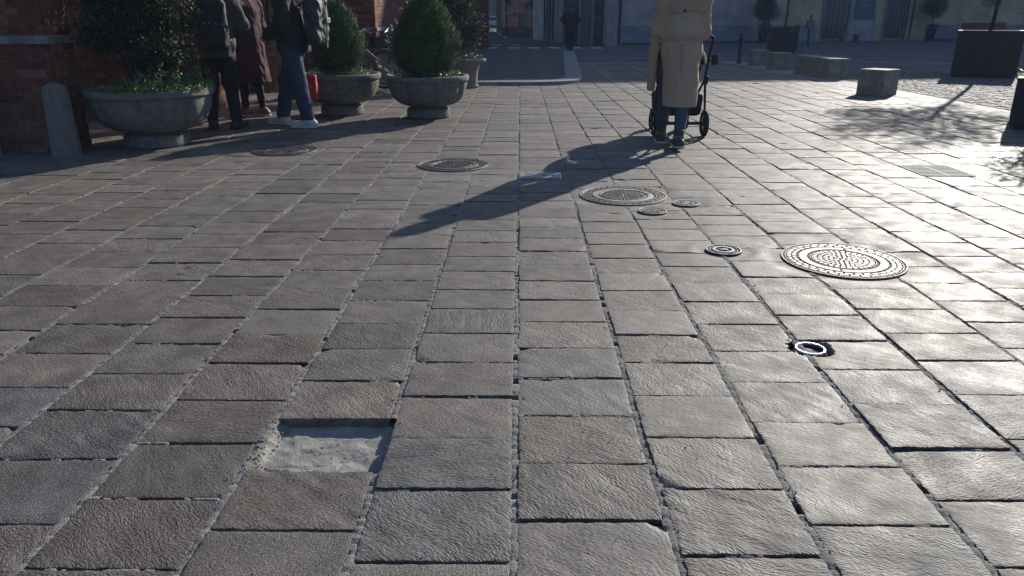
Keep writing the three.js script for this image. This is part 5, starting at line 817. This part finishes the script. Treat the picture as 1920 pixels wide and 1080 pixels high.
// ---- man in jeans, seen from his side, facing left
{ const q = person('person in dark jacket, blue jeans and white sneakers facing left', XZ(-2.64, 0, 9.02), 1.35, 1.80, { ankR: [0.11, 0.085, -0.27], ankL: [-0.08, 0.085, 0.15], kneeR: [0.11, 0.49, -0.17], kneeL: [-0.09, 0.49, 0.07], footR: 0.1, footL: -0.2, elR: [0.24, 1.10, 0.03], wrR: [0.20, 0.98, -0.18], elL: [-0.24, 1.10, 0.03], wrL: [-0.19, 0.98, -0.18] },
    { hair: M.hairDark, trousers: cloth([0.026, 0.042, 0.078]), shoe: mat([0.5, 0.48, 0.46], 0.6), sole: mat([0.55, 0.53, 0.5], 0.7), loose: 0.036, cuff: 0.09 });
  part('jacket', nets(coatOf(q, { thick: 0.038, hem: 0.80, sx: 0.84, sz: 0.98, r0: 0.152, r1: 0.16, sleeve: 0.038, wrinkle: 0.013 }), q.mn, q.mx, 0.013), cloth([0.014, 0.014, 0.013], 0.8), q.t);
  const bp = thing('drawstring_backpack', 'dark backpack with dangling pale straps on the man in jeans', 'backpack', XZ(-2.64, 0, 9.02), 1.35); bp.scale.setScalar(1.8 / 1.7);
  const dk = cloth([0.03, 0.03, 0.028], 0.6);
  part('main_bag', nets((p) => bx3(p, [0.02, 1.12, 0.285], [0.15, 0.24, 0.09], 0.06) + q.wr(p, 0.016), [-0.24, 0.8, 0.1], [0.28, 1.46, 0.46], 0.012), dk, bp);
  for (let i = 0; i < 7; i++) { const a = -0.02 + i * 0.028; part('strap', tube([[a * 0.6 + 0.05, 1.38, 0.36 - 0.1 * Math.abs(a)], [a + 0.09, 1.2, 0.385 - 0.01 * i], [a * 0.9 + 0.08, 1.02, 0.39 - 0.012 * i], [0.10 + 0.1 * (a - 0.06), 0.88 - 0.015 * (i % 3), 0.36]], 0.0055, 16, 5), cloth([0.34, 0.33, 0.30], 0.7), bp); }
  part('tag', rbox(0.07, 0.05, 0.012, 0.005, 0.12, 1.135, 0.388), cloth([0.5, 0.5, 0.48], 0.7), bp); part('tag_print', rbox(0.022, 0.02, 0.012, 0.003, 0.12, 1.135, 0.392), M.rubber, bp);
  for (const s of [-1, 1]) part('shoulder_strap', tube([[s * 0.10, 1.34, 0.2], [s * 0.115, 1.46, 0.06], [s * 0.135, 1.44, -0.09], [s * 0.155, 1.28, -0.18], [s * 0.18, 1.05, -0.13], [s * 0.15, 0.95, 0.18]], 0.016, 22, 6), dk, bp); }
// red bag standing behind his legs
{ const t = thing('red_bag', 'red shopping bag hanging behind the man in jeans', 'bag', XZ(-2.70, 0.27, 9.44), 0.05); const red = cloth([0.40, 0.014, 0.018], 0.7);
  part('pouch', nets((p) => bx3(p, [0, 0.15, 0], [0.185, 0.15, 0.055 + 0.02 * (0.3 - p[1])], 0.02) + 0.006 * noise2(p[0] * 9, p[1] * 9 + p[2] * 5), [-0.25, -0.05, -0.14], [0.25, 0.36, 0.14], 0.011), red, t);
  for (const s of [-1, 1]) part('handle', tube([[-0.09, 0.29, s * 0.03], [-0.07, 0.46, s * 0.02], [0, 0.56, 0], [0.07, 0.46, s * 0.02], [0.09, 0.29, s * 0.03]], 0.004, 16, 6), M.rubber, t);
  const c = document.createElement('canvas'); c.width = 128; c.height = 64; const x = c.getContext('2d'); x.fillStyle = '#9c161b'; x.fillRect(0, 0, 128, 64); x.fillStyle = '#f1e6e2'; x.font = 'bold 40px sans-serif'; x.fillText('TY', 36, 46); const tx = new THREE.CanvasTexture(c); tx.colorSpace = THREE.SRGBColorSpace; const g = new THREE.PlaneGeometry(0.08, 0.04); part('print', move(g, 0.135, 0.165, 0.082), mat([1, 1, 1], 0.7, { map: tx }), t); }
// ---- dark figure walking far away
{ const q = person('distant person in dark clothes walking away along the kerb', XZ(1.97, 0.07, 31.0), 0.1, 1.70, { elR: [0.33, 1.14, -0.02], elL: [-0.33, 1.16, -0.02], wrR: [0.20, 1.06, -0.2], wrL: [-0.20, 1.06, -0.2], ankR: [0.05, 0.085, 0.1], ankL: [-0.06, 0.085, -0.12] }, { hair: M.hairDark, trousers: cloth([0.012, 0.013, 0.017]), shoe: mat([0.08, 0.05, 0.04], 0.6), loose: 0.03 });
  part('jacket', nets(coatOf(q, { thick: 0.04, hem: 0.72, r0: 0.15, r1: 0.165, sleeve: 0.04 }), q.mn, q.mx, 0.018), cloth([0.014, 0.015, 0.02], 0.9), q.t); }

// ================================================================ pram
{ const t = thing('pram', 'black pram with four wheels pushed by the person in the trench coat', 'pram', XZ(1.735, 0, 8.22)); const blk = M.darkMetal, fab = cloth([0.012, 0.013, 0.016], 0.85);
  const wheel = (x, z, r, w, nm) => { const wt = new THREE.TorusGeometry(r - w * 0.5, w * 0.5, 12, 32); wt.rotateY(Math.PI / 2); const m = part('wheel', move(wt, x, r, z), M.rubber, t); const rim = new THREE.TorusGeometry(r - w * 1.15, w * 0.22, 8, 28); rim.rotateY(Math.PI / 2); part('rim', move(rim, x, r, z), M.steel, m); const sp = []; for (let i = 0; i < 6; i++) { const a = i * Math.PI / 3; sp.push(rod([x, r, z], [x, r + Math.cos(a) * (r - w), z + Math.sin(a) * (r - w)], 0.007)); } part('spokes', sp, blk, m); const hub = new THREE.CylinderGeometry(0.025, 0.025, 0.06, 14); hub.rotateZ(Math.PI / 2); part('hub', move(hub, x, r, z), blk, m); };
  wheel(-0.268, 0, 0.145, 0.05); wheel(0.268, 0.0, 0.145, 0.05); wheel(-0.20, -0.62, 0.10, 0.042); wheel(0.20, -0.62, 0.10, 0.042);
  part('rear_axle', rod([-0.26, 0.145, 0], [0.26, 0.145, 0], 0.018), blk, t);
  for (const s of [-1, 1]) { part('frame_tube', tube([[s * 0.27, 0.16, 0.0], [s * 0.265, 0.42, -0.06], [s * 0.245, 0.62, -0.02], [s * 0.245, 0.85, 0.06], [s * 0.25, 1.0, 0.16]], 0.014, 20, 8), blk, t); part('front_tube', tube([[s * 0.245, 0.60, -0.04], [s * 0.23, 0.40, -0.32], [s * 0.20, 0.15, -0.60]], 0.013, 14, 8), blk, t); part('joint_cap', rbox(0.04, 0.09, 0.07, 0.015, s * 0.255, 0.60, -0.03), blk, t); part('fork', rbox(0.05, 0.09, 0.05, 0.012, s * 0.20, 0.19, -0.60), blk, t); }
  part('handlebar', tube([[-0.25, 1.0, 0.16], [-0.235, 1.04, 0.19], [-0.15, 1.05, 0.20], [0.15, 1.05, 0.20], [0.235, 1.04, 0.19], [0.25, 1.0, 0.16]], 0.017, 24, 8), M.rubber, t);
  part('basket', nets((p) => { const d = bx3(p, [0, 0.34, -0.26], [0.235 + 0.08 * (p[1] - 0.34), 0.12, 0.27], 0.05), i = bx3(p, [0, 0.40, -0.26], [0.215, 0.15, 0.25], 0.05); return Math.max(d, -i); }, [-0.32, 0.18, -0.6], [0.32, 0.52, 0.08], 0.014), fab, t);
  part('carrycot', nets((p) => { const d = bx3(p, [0, 0.68, -0.36], [0.205, 0.125 , 0.37], 0.09), i = bx3(p, [0, 0.80, -0.36], [0.185, 0.2, 0.35], 0.08); return Math.max(d, -i); }, [-0.26, 0.5, -0.8], [0.26, 0.86, 0.08], 0.014), fab, t);
  part('canopy', nets((p) => { const q = [p[0], p[1] - 0.76, p[2] + 0.16], r = Math.hypot(q[0] * 0.98, q[1] * 0.9, q[2] * 0.82); return Math.max(Math.abs(r - 0.255) - 0.008, -q[1], -(q[2] + 0.19) * 1); }, [-0.3, 0.74, -0.56], [0.3, 1.12, 0.22], 0.012), fab, t);
  for (const a of [0.1, 0.7]) { const arc = []; for (let i = 0; i <= 12; i++) { const u = Math.PI * i / 12; arc.push([0.268 * Math.cos(u), 0.76 + 0.295 * Math.sin(u) * Math.cos(a * 0.5), -0.16 + 0.3 * Math.sin(u) * Math.sin(a)]); } part('canopy_rib', tube(arc, 0.008, 24, 6), blk, t); }
  part('blanket', nets((p) => bx3(p, [0, 0.79, -0.45], [0.17, 0.035, 0.25], 0.03) + 0.008 * noise2(p[0] * 14, p[2] * 14), [-0.24, 0.7, -0.76], [0.24, 0.88, -0.14], 0.013), cloth([0.5, 0.49, 0.46]), t);
  part('cup_holder', lathe([[0.001, 0], [0.033, 0], [0.04, 0.10], [0.035, 0.10], [0.03, 0.01]], 18).translate(0.31, 0.76, 0.06), blk, t); part('bracket', [rod([0.25, 0.80, 0.05], [0.29, 0.80, 0.06], 0.008)], blk, t); }

// ================================================================ bicycles
function bicycle(label, x, z, turn, lean, color, group) {
  const t = thing('bicycle', label, 'bicycle', XZ(x, 0, z), turn, group); t.rotation.order = 'YXZ'; t.rotation.x = lean;
  const pm = mat(color, 0.35, { clearcoat: 0.6 }), r = 0.335, wb = 0.54;
  for (const s of [-1, 1]) { const tg = new THREE.TorusGeometry(r - 0.018, 0.018, 10, 44); const m = part('wheel', move(tg, s * wb, r, 0), M.rubber, t); const rm = new THREE.TorusGeometry(r - 0.042, 0.011, 8, 44); part('rim', move(rm, s * wb, r, 0), M.zinc, m); const sp = []; for (let i = 0; i < 28; i++) { const a = i / 28 * 6.283; sp.push(rod([s * wb + 0.02 * Math.cos(a + 1.3), r + 0.02 * Math.sin(a + 1.3), i % 2 ? 0.02 : -0.02], [s * wb + (r - 0.045) * Math.cos(a), r + (r - 0.045) * Math.sin(a), 0], 0.0016, 0.0016, 4)); } part('spokes', sp, M.steel, m); const hb = new THREE.CylinderGeometry(0.022, 0.022, 0.09, 12); hb.rotateX(Math.PI / 2); part('hub', move(hb, s * wb, r, 0), M.steel, m);
    const mg = new THREE.TorusGeometry(r + 0.022, 0.022, 6, 30, Math.PI * 0.95); mg.scale(1, 1, 1.0); mg.rotateZ(s > 0 ? 0.25 : -0.1); part('mudguard', move(mg, s * wb, r, 0), M.zinc, t); }
  const bb = vec(0.06, 0.29, 0), hd0 = vec(-0.40, 0.66, 0), hd1 = vec(-0.45, 0.84, 0), st = vec(0.20, 0.72, 0), ax = vec(wb, r, 0), fx = vec(-wb, r, 0);
  part('frame', [tube([hd0.clone().lerp(hd1, 0.6), vec(-0.18, 0.54, 0), bb.clone().add(vec(0.02, 0.10, 0))], 0.016, 14, 8), tube([hd0, vec(-0.2, 0.42, 0), bb], 0.018, 14, 8), rod(bb, st, 0.016), rod(hd0, hd1, 0.021), rod(st.clone().lerp(bb, 0.15), ax.clone().add(vec(0, 0, 0.05)), 0.009), rod(st.clone().lerp(bb, 0.15), ax.clone().add(vec(0, 0, -0.05)), 0.009), rod(bb, ax.clone().add(vec(0, 0, 0.05)), 0.011), rod(bb, ax.clone().add(vec(0, 0, -0.05)), 0.011)], pm, t);
  part('fork', [tube([hd0, hd0.clone().lerp(fx, 0.6).add(vec(0.015, 0, 0.05)), fx.clone().add(vec(0, 0, 0.05))], 0.011, 10, 7), tube([hd0, hd0.clone().lerp(fx, 0.6).add(vec(0.015, 0, -0.05)), fx.clone().add(vec(0, 0, -0.05))], 0.011, 10, 7)], pm, t);
  const bar = part('handlebar', [rod(hd1, vec(-0.48, 0.97, 0), 0.014), tube([[-0.24, 1.04, 0.29], [-0.34, 1.05, 0.26], [-0.47, 0.99, 0.10], [-0.50, 0.97, 0], [-0.47, 0.99, -0.10], [-0.34, 1.05, -0.26], [-0.24, 1.04, -0.29]], 0.011, 30, 8)], M.chrome, t);
  for (const s of [-1, 1]) { part('grip', rod([-0.34, 1.05, s * 0.26], [-0.23, 1.04, s * 0.295], 0.017), M.rubber, bar); part('brake_lever', tube([[-0.40, 1.03, s * 0.2], [-0.40, 1.0, s * 0.26], [-0.32, 0.99, s * 0.31]], 0.006, 10, 5), M.chrome, bar); }
  part('bell', move(new THREE.SphereGeometry(0.028, 14, 10), -0.42, 1.04, 0.14), M.chrome, bar);
  const sd = part('saddle', nets((p) => { const l = clamp((p[0] - 0.06) / 0.28); return bx3(p, [0.20, 0.925 - 0.02 * l, 0], [0.14, 0.03, 0.025 + 0.075 * l * l], 0.025); }, [0, 0.85, -0.16], [0.42, 1.0, 0.16], 0.010), M.rubber, t); part('seat_post', rod(st, vec(0.23, 0.90, 0), 0.013), M.chrome, sd);
  part('chain_guard', [rbox(0.52, 0.11, 0.02, 0.008, 0.30, 0.31, 0.055)], M.zinc, t);
  for (const s of [-1, 1]) { const c = part('crank', rod([0.06, 0.29, s * 0.07], [0.06 + s * 0.12, 0.29 - s * 0.11, s * 0.08], 0.009), M.steel, t); part('pedal', rbox(0.09, 0.022, 0.06, 0.005, 0.06 + s * 0.12, 0.29 - s * 0.11, s * 0.115), M.rubber, c); }
  part('carrier', [rbox(0.36, 0.012, 0.13, 0.004, 0.50, 0.735, 0), rod([0.60, 0.73, 0.06], [wb, r, 0.06], 0.006), rod([0.60, 0.73, -0.06], [wb, r, -0.06], 0.006)], M.steel, t);
  const bk = part('basket', nets((p) => Math.max(bx3(p, [-0.63, 0.84, 0], [0.13, 0.11, 0.17], 0.03), -bx3(p, [-0.63, 0.87, 0], [0.12, 0.12, 0.16], 0.03)), [-0.8, 0.7, -0.22], [-0.46, 1.0, 0.22], 0.012), M.darkMetal, t);
  part('kickstand', rod([0.12, 0.27, 0.05], [0.22, 0.02, 0.16], 0.009), M.steel, t); part('headlamp', move(new THREE.SphereGeometry(0.035, 14, 10), -0.50, 0.80, 0), M.chrome, t);
  return t;
}
bicycle('nearer grey bicycle parked between the two conifer planters', -2.34, 13.7, 0.42, -0.05, [0.10, 0.11, 0.12], 'bicycles parked behind the planters');
bicycle('farther blue bicycle parked against the brick wall behind the grey one', -2.04, 14.5, 0.5, 0.04, [0.02, 0.05, 0.16], 'bicycles parked behind the planters');

// ================================================================ car far down the street
{ const [cx] = [-3.5], t = thing('parked_car', 'small pale blue car seen from behind far down the street', 'car', XZ(-3.45, 0, 104)), paint = mat([0.42, 0.50, 0.60], 0.3, { clearcoat: 1 });
  const s = new THREE.Shape(); [[-1.9, 0.3], [1.95, 0.3], [2.0, 0.75], [1.9, 0.95], [1.0, 1.02], [0.35, 1.62], [-1.35, 1.68], [-1.85, 1.05], [-1.95, 0.7]].forEach(([a, b], i) => i ? s.lineTo(a, b) : s.moveTo(a, b)); s.closePath();
  const g = new THREE.ExtrudeGeometry(s, { depth: 1.46, bevelEnabled: true, bevelSize: 0.07, bevelThickness: 0.1, bevelSegments: 3 }); g.translate(0, 0, -0.73); g.rotateY(Math.PI / 2); part('body', metricUV(g), paint, t);
  const rw = box(1.25, 0.5, 0.02); rw.rotateX(-0.62); part('rear_window', move(rw, 0, 1.37, 1.70), M.glass, t); part('bumper', rbox(1.72, 0.22, 0.2, 0.05, 0, 0.45, 1.93), M.darkMetal, t); part('number_plate', rbox(0.5, 0.11, 0.02, 0.005, 0, 0.75, 2.03), M.white, t);
  for (const q of [-1, 1]) { part('tail_light', rbox(0.16, 0.3, 0.1, 0.03, q * 0.74, 0.9, 1.93), mat([0.3, 0.01, 0.01], 0.3), t); part('side_window', box(0.02, 0.4, 1.5, q * 0.845, 1.32, 0.55), M.glass, t); part('mirror', rbox(0.2, 0.14, 0.1, 0.03, q * 0.97, 1.1, -0.75), paint, t); for (const z of [-1.25, 1.25]) { const w = new THREE.CylinderGeometry(0.31, 0.31, 0.2, 24); w.rotateZ(Math.PI / 2); const m = part('wheel', move(w, q * 0.76, 0.31, z), M.rubber, t); const h = new THREE.CylinderGeometry(0.19, 0.19, 0.21, 20); h.rotateZ(Math.PI / 2); part('rim', move(h, q * 0.765, 0.31, z), M.steel, m); } } }
renderer.render(scene, camera);
